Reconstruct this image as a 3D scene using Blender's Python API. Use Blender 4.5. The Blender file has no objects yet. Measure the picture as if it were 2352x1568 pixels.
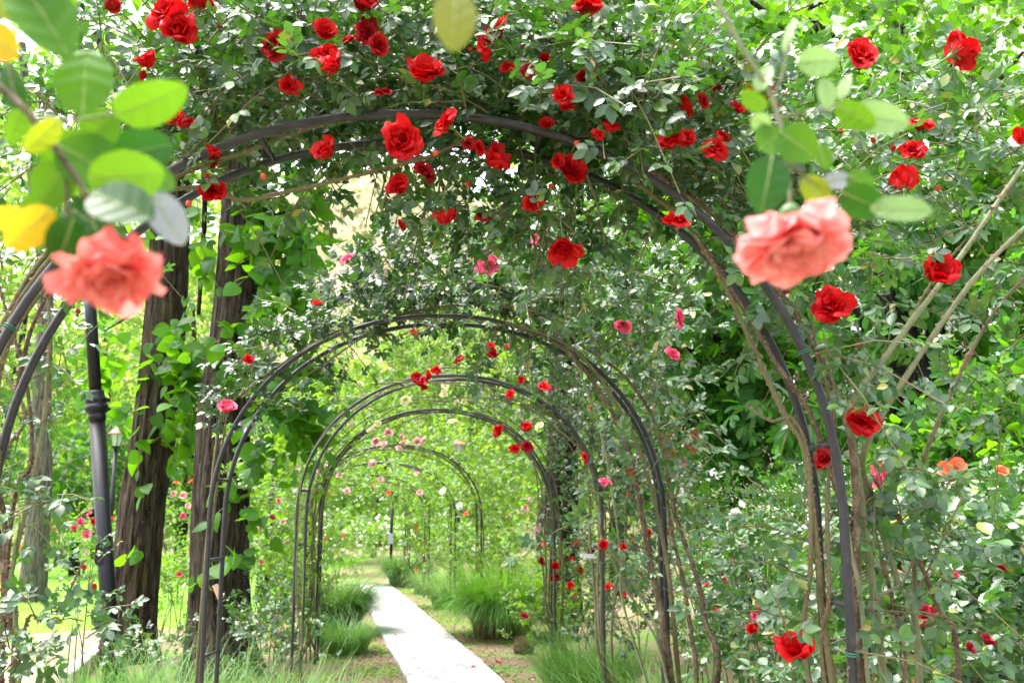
import bpy, math, random
import numpy as np
from mathutils import Vector, Matrix

random.seed(11)
rng = np.random.default_rng(11)
scene = bpy.context.scene
COL = scene.collection
PI = math.pi

# ------------------------------------------------------------------ camera geometry
FPX, CX, CY = 2266.0, 1176.0, 784.0        # focal length and centre in the picture's 2352 x 1568 grid
HZ, CAMH = 1180.0, 1.45                    # eye level row, eye height
TH = math.atan((HZ - CY) / FPX)

def at(px, py, d):
    """point seen at (px, py) standing d metres ahead"""
    v = np.array([px - CX, FPX * math.cos(TH) - (CY - py) * math.sin(TH),
                  FPX * math.sin(TH) + (CY - py) * math.cos(TH)])
    v = v * (d / v[1])
    return np.array([v[0], d, v[2] + CAMH])

def on_ground(px, py):
    v = at(px, py, 1.0) - np.array([0, 0, CAMH])
    k = -CAMH / v[2]
    return np.array([v[0] * k, v[1] * k, 0.0])

def proj(p):
    """picture position and distance of world points"""
    v = np.asarray(p, float) - [0, 0, CAMH]
    f = v[:, 1] * math.cos(TH) + v[:, 2] * math.sin(TH); u = -v[:, 1] * math.sin(TH) + v[:, 2] * math.cos(TH)
    f = np.maximum(f, .05)
    return np.stack([CX + FPX * v[:, 0] / f, CY - FPX * u / f, v[:, 1]], 1)

def pxm(n, d):
    return n * d / FPX

# ------------------------------------------------------------------ mesh helpers
def nrm(a):
    a = np.asarray(a, float)
    return a / np.maximum(np.linalg.norm(a, axis=-1, keepdims=True), 1e-9)

class Acc:
    """collects vertices and faces, builds ONE mesh"""
    def __init__(self):
        self.v, self.f, self.n = [], [], 0
    def add(self, v, faces, mi=0):
        v = np.asarray(v, float).reshape(-1, 3)
        for f in faces:
            f = np.asarray(f, int)
            if len(f):
                self.f.append((f + self.n, mi))
        self.v.append(v)
        self.n += len(v)
    def build(self, name, mats, parent=None, smooth=True, origin=None):
        v = np.concatenate(self.v)
        o = np.array(parent.location) if (parent is not None and origin is None) else (np.array(origin) if origin is not None else np.zeros(3))
        me = bpy.data.meshes.new(name)
        v = v - o
        me.vertices.add(len(v))
        me.vertices.foreach_set('co', v.astype(np.float32).ravel())
        loops = np.concatenate([f.ravel() for f, _ in self.f])
        tot = np.concatenate([np.full(len(f), f.shape[1]) for f, _ in self.f])
        mi = np.concatenate([np.full(len(f), m) for f, m in self.f])
        st = np.concatenate([[0], np.cumsum(tot)[:-1]])
        me.loops.add(len(loops)); me.polygons.add(len(tot))
        me.loops.foreach_set('vertex_index', loops.astype(np.int32))
        me.polygons.foreach_set('loop_start', st.astype(np.int32))
        me.polygons.foreach_set('loop_total', tot.astype(np.int32))
        me.polygons.foreach_set('material_index', mi.astype(np.int32))
        me.polygons.foreach_set('use_smooth', np.full(len(tot), smooth))
        me.update(calc_edges=True)
        for m in (mats if isinstance(mats, (list, tuple)) else [mats]):
            me.materials.append(m)
        ob = bpy.data.objects.new(name, me)
        COL.objects.link(ob)
        if parent is not None:
            ob.parent = parent
        elif origin is not None:
            ob.location = origin
        return ob

def scatter(acc, tm, P, A, N, S, mi=0):
    """copies of a leaf template: P base, A axis (local y), N rough normal (local z), S scale (n,) or (n,3)"""
    tv, tf = tm
    n = len(P)
    if n == 0: return
    y = nrm(A)
    z = np.asarray(N, float) - (np.asarray(N, float) * y).sum(1, keepdims=True) * y
    z = nrm(z)
    x = np.cross(y, z)
    S = np.asarray(S, float)
    if S.ndim == 1: S = np.repeat(S[:, None], 3, 1)
    V = (P[:, None, :] + tv[None, :, 0:1] * (x * S[:, 0:1])[:, None, :]
         + tv[None, :, 1:2] * (y * S[:, 1:2])[:, None, :] + tv[None, :, 2:3] * (z * S[:, 2:3])[:, None, :])
    k = len(tv)
    off = (np.arange(n) * k)[:, None, None]
    acc.add(V.reshape(-1, 3), [(f[None] + off).reshape(-1, f.shape[1]) for f in tf], mi)

def spline(pts, n):
    pts = np.asarray(pts, float)
    m = len(pts)
    if m == 2:
        t = np.linspace(0, 1, n)[:, None]
        return pts[0] * (1 - t) + pts[1] * t
    P = np.vstack([2 * pts[0] - pts[1], pts, 2 * pts[-1] - pts[-2]])
    t = np.linspace(0, m - 1 - 1e-6, n)
    i = t.astype(int); u = (t - i)[:, None]
    p0, p1, p2, p3 = P[i], P[i + 1], P[i + 2], P[i + 3]
    return .5 * ((2 * p1) + (-p0 + p2) * u + (2 * p0 - 5 * p1 + 4 * p2 - p3) * u ** 2 + (-p0 + 3 * p1 - 3 * p2 + p3) * u ** 3)

def tube(acc, pts, r, sides=8, mi=0, cap=True):
    pts = np.asarray(pts, float); n = len(pts)
    r = np.broadcast_to(np.asarray(r, float), (n,))
    T = nrm(np.gradient(pts, axis=0))
    ref = np.array([0, 0, 1.0]) if abs(T[0][2]) < .9 else np.array([1.0, 0, 0])
    X = np.zeros_like(pts)
    x = ref - T[0] * ref.dot(T[0])
    for i in range(n):
        x = x - T[i] * x.dot(T[i]); x = x / max(np.linalg.norm(x), 1e-9); X[i] = x
    Y = np.cross(T, X)
    a = np.arange(sides) * 2 * PI / sides
    V = pts[:, None] + r[:, None, None] * (np.cos(a)[None, :, None] * X[:, None] + np.sin(a)[None, :, None] * Y[:, None])
    i, j = np.meshgrid(np.arange(n - 1), np.arange(sides), indexing='ij')
    j2 = (j + 1) % sides
    q = np.stack([i * sides + j, i * sides + j2, (i + 1) * sides + j2, (i + 1) * sides + j], -1).reshape(-1, 4)
    fs = [q]
    if cap:
        fs.append(np.array([list(range(sides))[::-1], [(n - 1) * sides + k for k in range(sides)]]))
    acc.add(V.reshape(-1, 3), fs, mi)

def lathe(acc, prof, centre, axis_top=None, sides=20, mi=0):
    """profile [(r, h)...] turned round an axis from centre towards axis_top (default straight up)"""
    c = np.asarray(centre, float)
    ax = np.array([0, 0, 1.0]) if axis_top is None else nrm(np.asarray(axis_top, float) - c)
    ref = np.array([1.0, 0, 0])
    x = nrm(ref - ax * ref.dot(ax)); y = np.cross(ax, x)
    a = np.arange(sides) * 2 * PI / sides
    V = []
    for r, h in prof:
        V.append(c + ax * h + r * (np.cos(a)[:, None] * x + np.sin(a)[:, None] * y))
    V = np.concatenate(V); n = len(prof)
    i, j = np.meshgrid(np.arange(n - 1), np.arange(sides), indexing='ij'); j2 = (j + 1) % sides
    q = np.stack([i * sides + j, i * sides + j2, (i + 1) * sides + j2, (i + 1) * sides + j], -1).reshape(-1, 4)
    acc.add(V, [q, np.array([list(range(sides))[::-1], [(n - 1) * sides + k for k in range(sides)]])], mi)

def box(acc, c, size, rot=0.0, mi=0, tilt=None):
    sx, sy, sz = np.array(size) / 2
    v = np.array([[x, y, z] for x in (-sx, sx) for y in (-sy, sy) for z in (-sz, sz)])
    R = Matrix.Rotation(rot, 3, 'Z')
    if tilt is not None: R = R @ Matrix.Rotation(tilt, 3, 'Y')
    v = v @ np.array(R).T + np.asarray(c, float)
    acc.add(v, [np.array([[0, 1, 3, 2], [4, 6, 7, 5], [0, 4, 5, 1], [2, 3, 7, 6], [0, 2, 6, 4], [1, 5, 7, 3]])], mi)

# ------------------------------------------------------------------ bookkeeping
def thing(name, label, cat, loc=(0, 0, 0), group=None):
    o = bpy.data.objects.new(name, None)
    o.empty_display_size = .1
    COL.objects.link(o); o.location = loc
    return tag(o, label, cat, group)

def tag(o, label, cat, group=None, kind=None):
    o['label'] = label; o['category'] = cat
    if group: o['group'] = group
    if kind: o['kind'] = kind
    return o

# ------------------------------------------------------------------ materials
def newmat(name):
    m = bpy.data.materials.new(name); m.use_nodes = True
    nt = m.node_tree; nt.nodes.clear()
    return m, nt, nt.nodes.new('ShaderNodeOutputMaterial')

def ramp(nt, cols, fac):
    r = nt.nodes.new('ShaderNodeValToRGB')
    e = r.color_ramp.elements
    while len(e) < len(cols): e.new(.5)
    for k, (p, c) in enumerate(cols):
        e[k].position = p; e[k].color = (*c, 1)
    nt.links.new(fac, r.inputs[0])
    return r.outputs[0]

def leaf_mat(name, cols, trans, rough=.38, tw=.38, under=None, spec=.5, vein=None):
    """two-sided leaf: colour varies leaf by leaf, paler matt underside, light comes through"""
    m, nt, out = newmat(name)
    N, L = nt.nodes.new, nt.links.new
    g = N('ShaderNodeNewGeometry')
    col = ramp(nt, cols, g.outputs['Random Per Island'])
    if vein:
        tc = N('ShaderNodeTexCoord'); nz = N('ShaderNodeTexNoise'); nz.inputs['Scale'].default_value = vein
        L(tc.outputs['Object'], nz.inputs['Vector'])
        mx = N('ShaderNodeMix'); mx.data_type = 'RGBA'; mx.blend_type = 'MULTIPLY'
        mx.inputs[0].default_value = .55
        L(col, mx.inputs[6])
        L(ramp(nt, [(.3, (.62, .66, .55)), (.7, (1.25, 1.2, 1.1))], nz.outputs['Fac']), mx.inputs[7])
        col = mx.outputs[2]
    if under:
        mx = N('ShaderNodeMix'); mx.data_type = 'RGBA'
        mu = N('ShaderNodeMath'); mu.operation = 'MULTIPLY'; mu.inputs[1].default_value = .6
        L(g.outputs['Backfacing'], mu.inputs[0]); L(mu.outputs[0], mx.inputs[0])
        L(col, mx.inputs[6]); mx.inputs[7].default_value = (*under, 1)
        col = mx.outputs[2]
    p = N('ShaderNodeBsdfPrincipled')
    p.inputs['Roughness'].default_value = rough
    p.inputs['Specular IOR Level'].default_value = spec
    L(col, p.inputs['Base Color'])
    t = N('ShaderNodeBsdfTranslucent')
    hm = N('ShaderNodeMix'); hm.data_type = 'RGBA'; hm.inputs[0].default_value = .75
    L(col, hm.inputs[6]); hm.inputs[7].default_value = (*trans, 1)
    L(hm.outputs[2], t.inputs['Color'])
    ms = N('ShaderNodeMixShader'); ms.inputs[0].default_value = tw
    L(p.outputs[0], ms.inputs[1]); L(t.outputs[0], ms.inputs[2])
    L(ms.outputs[0], out.inputs['Surface'])
    return m

def petal_mat(name, c1, c2, tw=.3, rough=.55, edge=None):
    m, nt, out = newmat(name)
    N, L = nt.nodes.new, nt.links.new
    g = N('ShaderNodeNewGeometry')
    col = ramp(nt, [(0, c1), (1, c2)], g.outputs['Random Per Island'])
    tc = N('ShaderNodeTexCoord'); nz = N('ShaderNodeTexNoise'); nz.inputs['Scale'].default_value = 3.5
    L(tc.outputs['Object'], nz.inputs['Vector'])
    mx = N('ShaderNodeMix'); mx.data_type = 'RGBA'
    L(ramp(nt, [(.35, (0, 0, 0)), (.75, (.8, .8, .8))], nz.outputs['Fac']), mx.inputs[0])
    L(col, mx.inputs[6]); mx.inputs[7].default_value = (*(edge or c2), 1)
    col = mx.outputs[2]
    p = N('ShaderNodeBsdfPrincipled'); p.inputs['Roughness'].default_value = rough
    p.inputs['Specular IOR Level'].default_value = .25
    L(col, p.inputs['Base Color'])
    t = N('ShaderNodeBsdfTranslucent'); L(col, t.inputs['Color'])
    ms = N('ShaderNodeMixShader'); ms.inputs[0].default_value = tw
    L(p.outputs[0], ms.inputs[1]); L(t.outputs[0], ms.inputs[2]); L(ms.outputs[0], out.inputs['Surface'])
    return m

def solid_mat(name, cols, scale=8, rough=.7, bump=0.0, stretch=None, spec=.4, detail=6, metal=0.0, bscale=None):
    """noise-mottled surface; cols is a list of (position, colour)"""
    m, nt, out = newmat(name)
    N, L = nt.nodes.new, nt.links.new
    tc = N('ShaderNodeTexCoord'); mp = N('ShaderNodeMapping')
    L(tc.outputs['Object'], mp.inputs['Vector'])
    if stretch: mp.inputs['Scale'].default_value = stretch
    nz = N('ShaderNodeTexNoise'); nz.inputs['Scale'].default_value = scale; nz.inputs['Detail'].default_value = detail
    nz.inputs['Roughness'].default_value = .65
    L(mp.outputs[0], nz.inputs['Vector'])
    p = N('ShaderNodeBsdfPrincipled'); p.inputs['Roughness'].default_value = rough
    p.inputs['Specular IOR Level'].default_value = spec; p.inputs['Metallic'].default_value = metal
    L(ramp(nt, cols, nz.outputs['Fac']), p.inputs['Base Color'])
    if bump:
        n2 = N('ShaderNodeTexNoise'); n2.inputs['Scale'].default_value = bscale or scale * 2; n2.inputs['Detail'].default_value = 8
        L(mp.outputs[0], n2.inputs['Vector'])
        b = N('ShaderNodeBump'); b.inputs['Strength'].default_value = bump; b.inputs['Distance'].default_value = .02
        L(n2.outputs['Fac'], b.inputs['Height']); L(b.outputs[0], p.inputs['Normal'])
    L(p.outputs[0], out.inputs['Surface'])
    return m

M = {}
M['rose_leaf'] = leaf_mat('rose_leaf', [(0, (.010, .042, .013)), (.5, (.018, .070, .015)), (.8, (.034, .115, .015)), (.92, (.07, .17, .014)), (.97, (.13, .2, .012)), (1, (.34, .24, .012))],
                          (.11, .36, .008), rough=.40, tw=.24, under=(.03, .09, .012), spec=1.0)
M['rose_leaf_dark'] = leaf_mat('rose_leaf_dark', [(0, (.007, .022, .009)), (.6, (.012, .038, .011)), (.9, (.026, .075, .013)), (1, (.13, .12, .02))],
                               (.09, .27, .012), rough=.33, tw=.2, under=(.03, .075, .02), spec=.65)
M['rose_leaf_grey'] = leaf_mat('rose_leaf_grey', [(0, (.012, .050, .014)), (.5, (.021, .085, .016)), (.85, (.045, .145, .017)), (.95, (.12, .18, .015)), (1, (.30, .22, .012))],
                               (.12, .38, .010), rough=.43, tw=.22, under=(.035, .10, .018), spec=1.0)
M['rose_leaf_far'] = leaf_mat('rose_leaf_far', [(0, (.03, .085, .016)), (.5, (.055, .155, .02)), (.9, (.11, .26, .025)), (1, (.30, .32, .03))],
                              (.34, .64, .012), rough=.36, tw=.42, under=(.08, .19, .02), spec=.5)
M['linden_leaf'] = leaf_mat('linden_leaf', [(0, (.015, .065, .008)), (.6, (.028, .11, .01)), (1, (.055, .18, .012))],
                            (.24, .60, .006), rough=.48, tw=.45, under=(.035, .13, .01), spec=.22)
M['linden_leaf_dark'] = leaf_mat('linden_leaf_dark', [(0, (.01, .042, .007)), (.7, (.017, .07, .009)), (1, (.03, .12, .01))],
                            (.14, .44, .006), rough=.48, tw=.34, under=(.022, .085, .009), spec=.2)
M['chestnut_leaf'] = leaf_mat('chestnut_leaf', [(0, (.014, .065, .014)), (.6, (.026, .11, .016)), (1, (.05, .18, .018))],
                              (.17, .54, .01), rough=.45, tw=.36, under=(.035, .12, .016), spec=.3)
M['hazel_leaf'] = leaf_mat('hazel_leaf', [(0, (.024, .09, .008)), (.55, (.042, .145, .01)), (1, (.085, .24, .014))],
                           (.22, .56, .006), rough=.44, tw=.42, under=(.05, .15, .012), spec=.3)
M['bright_leaf'] = leaf_mat('bright_leaf', [(0, (.05, .125, .018)), (.55, (.105, .225, .035)), (1, (.21, .36, .08))],
                            (.48, .72, .07), rough=.5, tw=.5, under=(.10, .22, .015), spec=.15)
M['painted_shade_leaf'] = leaf_mat('painted_shade_leaf', [(0, (.004, .018, .004)), (.7, (.007, .032, .005)), (1, (.014, .055, .007))], (.03, .12, .004), rough=.5, tw=.1, under=(.010, .04, .006), spec=.12)  # shade of the dark voids on the right, put into the leaf colour
M['red_leaf'] = leaf_mat('red_leaf', [(0, (.16, .035, .015)), (.6, (.22, .06, .02)), (1, (.22, .12, .03))], (.5, .12, .03), tw=.3)
M['near_leaf'] = leaf_mat('near_leaf', [(0, (.045, .16, .012)), (1, (.065, .20, .014))], (.15, .30, .008), rough=.40, tw=.40, under=(.07, .2, .02), vein=30, spec=.25)
M['near_leaf_dark'] = leaf_mat('near_leaf_dark', [(0, (.012, .06, .008)), (1, (.02, .08, .01))], (.05, .22, .008), rough=.35, tw=.3, vein=30, spec=.25)
M['near_leaf_pale'] = leaf_mat('near_leaf_pale', [(0, (.17, .30, .10)), (1, (.22, .34, .13))], (.26, .44, .12), rough=.35, tw=.4, vein=30)
M['near_leaf_painted_sheen'] = leaf_mat('near_leaf_painted_sheen', [(0, (.22, .25, .28)), (1, (.27, .30, .33))], (.22, .25, .24), rough=.3, tw=.25, vein=30, spec=.7)  # pale grey sheen of the leaf is put into its base colour
M['near_leaf_yellow'] = leaf_mat('near_leaf_yellow', [(0, (.42, .26, .012)), (1, (.48, .30, .015))], (.52, .36, .012), rough=.45, tw=.45, vein=45, spec=.25)
M['near_leaf_lime'] = leaf_mat('near_leaf_lime', [(0, (.17, .25, .01)), (1, (.21, .28, .012))], (.24, .30, .01), rough=.45, tw=.5, vein=25, spec=.25)
M['near_leaf_russet'] = leaf_mat('near_leaf_russet', [(0, (.14, .18, .015)), (1, (.17, .18, .015))], (.16, .17, .012), rough=.5, tw=.35, vein=10)
M['grass'] = leaf_mat('grass', [(0, (.03, .095, .018)), (.6, (.055, .15, .028)), (1, (.13, .24, .06))], (.2, .42, .05), rough=.45, tw=.35, spec=.25)
M['grass_pale'] = leaf_mat('grass_pale', [(0, (.05, .13, .022)), (.6, (.09, .18, .04)), (1, (.19, .26, .09))], (.28, .46, .10), rough=.45, tw=.35, spec=.25)
M['turf'] = leaf_mat('turf', [(0, (.13, .29, .03)), (.6, (.19, .38, .05)), (1, (.30, .46, .08))], (.4, .62, .08), rough=.5, tw=.35)
M['dry_grass'] = leaf_mat('dry_grass', [(0, (.10, .06, .03)), (1, (.20, .13, .07))], (.25, .16, .07), tw=.2)
M['red'] = petal_mat('red', (.40, .001, .002), (.60, .0018, .004), tw=.28, rough=.55, edge=(.70, .004, .010))
M['crimson'] = petal_mat('crimson', (.24, .001, .003), (.36, .0015, .006), tw=.25, rough=.55, edge=(.46, .003, .01))
M['dark_red'] = petal_mat('dark_red', (.26, .003, .015), (.38, .006, .03), tw=.22, rough=.5)
M['pink'] = petal_mat('pink', (.60, .03, .10), (.68, .08, .17), tw=.3, edge=(.74, .16, .27))
M['light_pink'] = petal_mat('light_pink', (.80, .33, .38), (.85, .46, .48), tw=.3, edge=(.88, .6, .6))
M['salmon'] = petal_mat('salmon', (.90, .13, .12), (.92, .26, .24), tw=.38, edge=(.94, .44, .42))
M['salmon_pale'] = petal_mat('salmon_pale', (.92, .21, .21), (.94, .34, .34), tw=.40, edge=(.95, .50, .48))
M['orange'] = petal_mat('orange', (.82, .10, .04), (.86, .17, .08), tw=.3)
M['cream'] = petal_mat('cream', (.80, .72, .30), (.84, .80, .48), tw=.3, edge=(.86, .84, .62))
M['white'] = petal_mat('white', (.82, .78, .74), (.88, .85, .82), tw=.3)
M['hip'] = solid_mat('hip', [(.3, (.42, .03, .015)), (.7, (.60, .09, .02))], scale=5, rough=.35)
M['sepal'] = solid_mat('sepal', [(.3, (.06, .13, .035)), (.7, (.11, .18, .05))], scale=9, rough=.5)
M['metal'] = solid_mat('metal', [(.3, (.012, .011, .016)), (.58, (.022, .020, .028)), (.66, (.04, .036, .04)), (.74, (.085, .05, .035))], scale=30, rough=.42, spec=.5, bump=.05)
M['lamp_paint'] = solid_mat('lamp_paint', [(.3, (.004, .004, .007)), (.7, (.007, .007, .011))], scale=14, rough=.40, spec=.3, bump=.04)
M['cane'] = solid_mat('cane', [(.3, (.085, .075, .035)), (.5, (.13, .12, .055)), (.62, (.12, .085, .05)), (.75, (.20, .15, .10))], scale=22, rough=.7, bump=.5)
M['green_cane'] = solid_mat('green_cane', [(.3, (.10, .135, .055)), (.55, (.17, .18, .095)), (.75, (.24, .20, .13))], scale=14, rough=.55, bump=.2)
M['old_cane'] = solid_mat('old_cane', [(.3, (.05, .035, .022)), (.5, (.11, .075, .05)), (.72, (.22, .17, .12))], scale=26, rough=.85, bump=.8)
M['twig'] = solid_mat('twig', [(.3, (.09, .11, .04)), (.7, (.17, .12, .06))], scale=10, rough=.6)
M['thorn'] = solid_mat('thorn', [(.3, (.20, .06, .03)), (.7, (.36, .26, .17))], scale=10, rough=.6)

def bark_mat(name, moss=False, base=((.006, .005, .005), (.030, .022, .016), (.062, .047, .036), (.115, .095, .078))):
    m, nt, out = newmat(name)
    N, L = nt.nodes.new, nt.links.new
    tc = N('ShaderNodeTexCoord'); mp = N('ShaderNodeMapping'); mp.inputs['Scale'].default_value = (15, 15, 1.6)
    L(tc.outputs['Object'], mp.inputs['Vector'])
    nz = N('ShaderNodeTexNoise'); nz.inputs['Scale'].default_value = 2.2; nz.inputs['Detail'].default_value = 9; nz.inputs['Roughness'].default_value = .7
    nz.inputs['Distortion'].default_value = .5
    L(mp.outputs[0], nz.inputs['Vector'])
    col = ramp(nt, [(.40, base[0]), (.47, base[1]), (.56, base[2]), (.68, base[3])], nz.outputs['Fac'])
    sp = N('ShaderNodeTexNoise'); sp.inputs['Scale'].default_value = 70; L(tc.outputs['Object'], sp.inputs['Vector'])
    mx = N('ShaderNodeMix'); mx.data_type = 'RGBA'
    L(ramp(nt, [(.66, (0, 0, 0)), (.74, (.55, .55, .55))], sp.outputs['Fac']), mx.inputs[0])
    L(col, mx.inputs[6]); mx.inputs[7].default_value = (.24, .24, .21, 1); col = mx.outputs[2]
    if moss:
        m2 = N('ShaderNodeMapping'); m2.inputs['Scale'].default_value = (7, 7, 1.6); L(tc.outputs['Object'], m2.inputs['Vector'])
        n3 = N('ShaderNodeTexNoise'); n3.inputs['Scale'].default_value = 1.5; n3.inputs['Detail'].default_value = 7; L(m2.outputs[0], n3.inputs['Vector'])
        mx = N('ShaderNodeMix'); mx.data_type = 'RGBA'
        L(ramp(nt, [(.55, (0, 0, 0)), (.68, (.5, .5, .5))], n3.outputs['Fac']), mx.inputs[0])
        L(col, mx.inputs[6]); mx.inputs[7].default_value = (.085, .078, .016, 1); col = mx.outputs[2]
    p = N('ShaderNodeBsdfPrincipled'); p.inputs['Roughness'].default_value = .9; p.inputs['Specular IOR Level'].default_value = .15
    L(col, p.inputs['Base Color'])
    b = N('ShaderNodeBump'); b.inputs['Strength'].default_value = .9; b.inputs['Distance'].default_value = .03
    L(nz.outputs['Fac'], b.inputs['Height']); L(b.outputs[0], p.inputs['Normal'])
    L(p.outputs[0], out.inputs['Surface'])
    return m
M['bark'] = bark_mat('bark')
M['bark_moss'] = bark_mat('bark_moss', True)
M['bark_dark'] = bark_mat('bark_dark', base=((.006, .005, .005), (.016, .013, .011), (.03, .025, .02), (.05, .045, .038)))
M['bark_pale'] = bark_mat('bark_pale', base=((.03, .026, .022), (.08, .07, .06), (.13, .115, .10), (.18, .165, .15)))

# ------------------------------------------------------------------ leaf templates
def leaflet(L=1.0, W=.6, fold=.16, curl=.12, rows=((.22, .78), (.5, 1.0), (.78, .66))):
    v = [[0, 0, 0]]
    for y, w in rows:
        x = w * W / 2
        z0 = -curl * y * y
        v += [[-x * L, y * L, (z0 + fold * x) * L], [0, y * L, z0 * L], [x * L, y * L, (z0 + fold * x) * L]]
    v.append([0, L, -curl * L])
    v = np.array(v, float); v[:, 2] += 0
    n = len(rows); t = len(v) - 1
    tri = [[0, 2, 1], [0, 3, 2], [1 + 3 * (n - 1), 2 + 3 * (n - 1), t], [2 + 3 * (n - 1), 3 + 3 * (n - 1), t]]
    quad = []
    for k in range(n - 1):
        a = 1 + 3 * k
        quad += [[a, a + 1, a + 4, a + 3], [a + 1, a + 2, a + 5, a + 4]]
    return v, [np.array(tri), np.array(quad) if quad else np.zeros((0, 4), int)]

def place_t(t, pos, ang, s, tilt=0.0, roll=0.0):
    v, f = t
    R = Matrix.Rotation(ang, 3, 'Z') @ Matrix.Rotation(tilt, 3, 'X') @ Matrix.Rotation(roll, 3, 'Y')
    return (v * s) @ np.array(R).T + np.array(pos), f

def join_t(ts):
    vs, tri, quad, n = [], [], [], 0
    for v, fs in ts:
        vs.append(v)
        for f in fs:
            if len(f): (tri if f.shape[1] == 3 else quad).append(f + n)
        n += len(v)
    return np.concatenate(vs), [np.concatenate(tri) if tri else np.zeros((0, 3), int), np.concatenate(quad) if quad else np.zeros((0, 4), int)]

def strip_t(p, q, w):
    p, q = np.array(p, float), np.array(q, float)
    return np.array([p + [-w, 0, 0], p + [w, 0, 0], q + [w, 0, 0], q + [-w, 0, 0]]), [np.array([[0, 1, 2, 3]])]

def rose_leaf_t(seed, lo=False, n=5):
    r = random.Random(seed)
    def lf(s):
        if lo:
            return leaflet(1, .62 + r.uniform(-.05, .08), .2, r.uniform(.0, .2), rows=((.45, 1.0),))
        return leaflet(1, .62 + r.uniform(-.06, .1), r.uniform(.05, .4), r.uniform(-.05, .28))
    ts = [place_t(lf(0), (0, .55, 0), r.uniform(-.15, .15), .50, r.uniform(-.4, .1))]
    ys = (.50, .27, .1)[: (n - 1) // 2]
    for k, y in enumerate(ys):
        for s in (-1, 1):
            ts.append(place_t(lf(0), (s * .01, y + r.uniform(-.02, .02), 0), -s * (1.05 + r.uniform(-.2, .2)), (.43, .37, .3)[k] * r.uniform(.85, 1.1), r.uniform(-.4, .15), r.uniform(-.35, .35)))
    if not lo: ts.append(strip_t((0, 0, -.004), (0, .56, -.004), .008))
    return join_t(ts)

ROSE = [rose_leaf_t(s, n=5 if s % 3 else 7) for s in range(6)]
ROSE_LO = [rose_leaf_t(s + 20, True) for s in range(4)]

def linden_t(fold=.25, curl=.22, w=1.0, skew=0.0):
    mid = [(0, 0), (0, .32), (0, .68), (0, 1.08)]
    rt = [(.24, -.12), (.50, .10), (.50, .42), (.28, .80)]
    v = []
    for x, y in mid: v.append([0, y, -curl * y * y])
    for s in (1, -1):
        for x, y in rt:
            X = s * x * w * (1 + skew * s)
            v.append([X, y, -curl * y * y - .12 * x + fold * abs(x) * .8])
    q = [[0, 4, 5, 1], [1, 5, 6, 2], [2, 6, 7, 3], [0, 1, 9, 8], [1, 2, 10, 9], [2, 3, 11, 10]]
    return np.array(v, float), [np.zeros((0, 3), int), np.array(q)]
LINDEN = [linden_t(.25, .22), linden_t(-.1, .3, .95, .06), linden_t(.35, .05, 1.05, -.06), linden_t(.1, .42, .9, .03)]
HAZEL = [linden_t(.2, .15, .82), linden_t(-.05, .25, .86, .05), linden_t(.3, .1, .78, -.05)]

def chestnut_t(seed):
    r = random.Random(seed); ts = []
    for a, l in ((-1.75, .5), (-1.15, .78), (-.55, .95), (0, 1.0), (.55, .95), (1.15, .78), (1.75, .5)):
        ts.append(place_t(leaflet(1, .33 * 1.1, .3, r.uniform(.1, .4), rows=((.35, .5), (.7, 1.0), (.88, .7))), (0, 0, 0), a + r.uniform(-.1, .1), l * r.uniform(.9, 1.05), r.uniform(-.5, -.1)))
    return join_t(ts)
CHEST = [chestnut_t(s) for s in range(4)]
CLUMP = [leaflet(1, .62, .25, .2, rows=((.45, 1.0),)), leaflet(1, .75, .1, .3, rows=((.5, 1.0),)), leaflet(1, .5, .3, .1, rows=((.4, 1.0),))]
SIMPLE = [leaflet(1, .5, .25, .2), leaflet(1, .58, .1, .3), leaflet(1, .45, .3, .05)]
STEM = (np.array([[math.cos(a), t, math.sin(a)] for t in (0, 1) for a in (0, 2.1, 4.2)]), [np.array([[0, 1, 4, 3], [1, 2, 5, 4], [2, 0, 3, 5]])])
THORN = (np.array([[-.5, -.7, 0], [.5, -.7, 0], [0, .9, 0], [0, -.25, 1.0]]), [np.array([[0, 1, 3], [1, 2, 3], [2, 0, 3]])])

def rnd_dirs(n):
    return nrm(rng.normal(size=(n, 3)))

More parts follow.
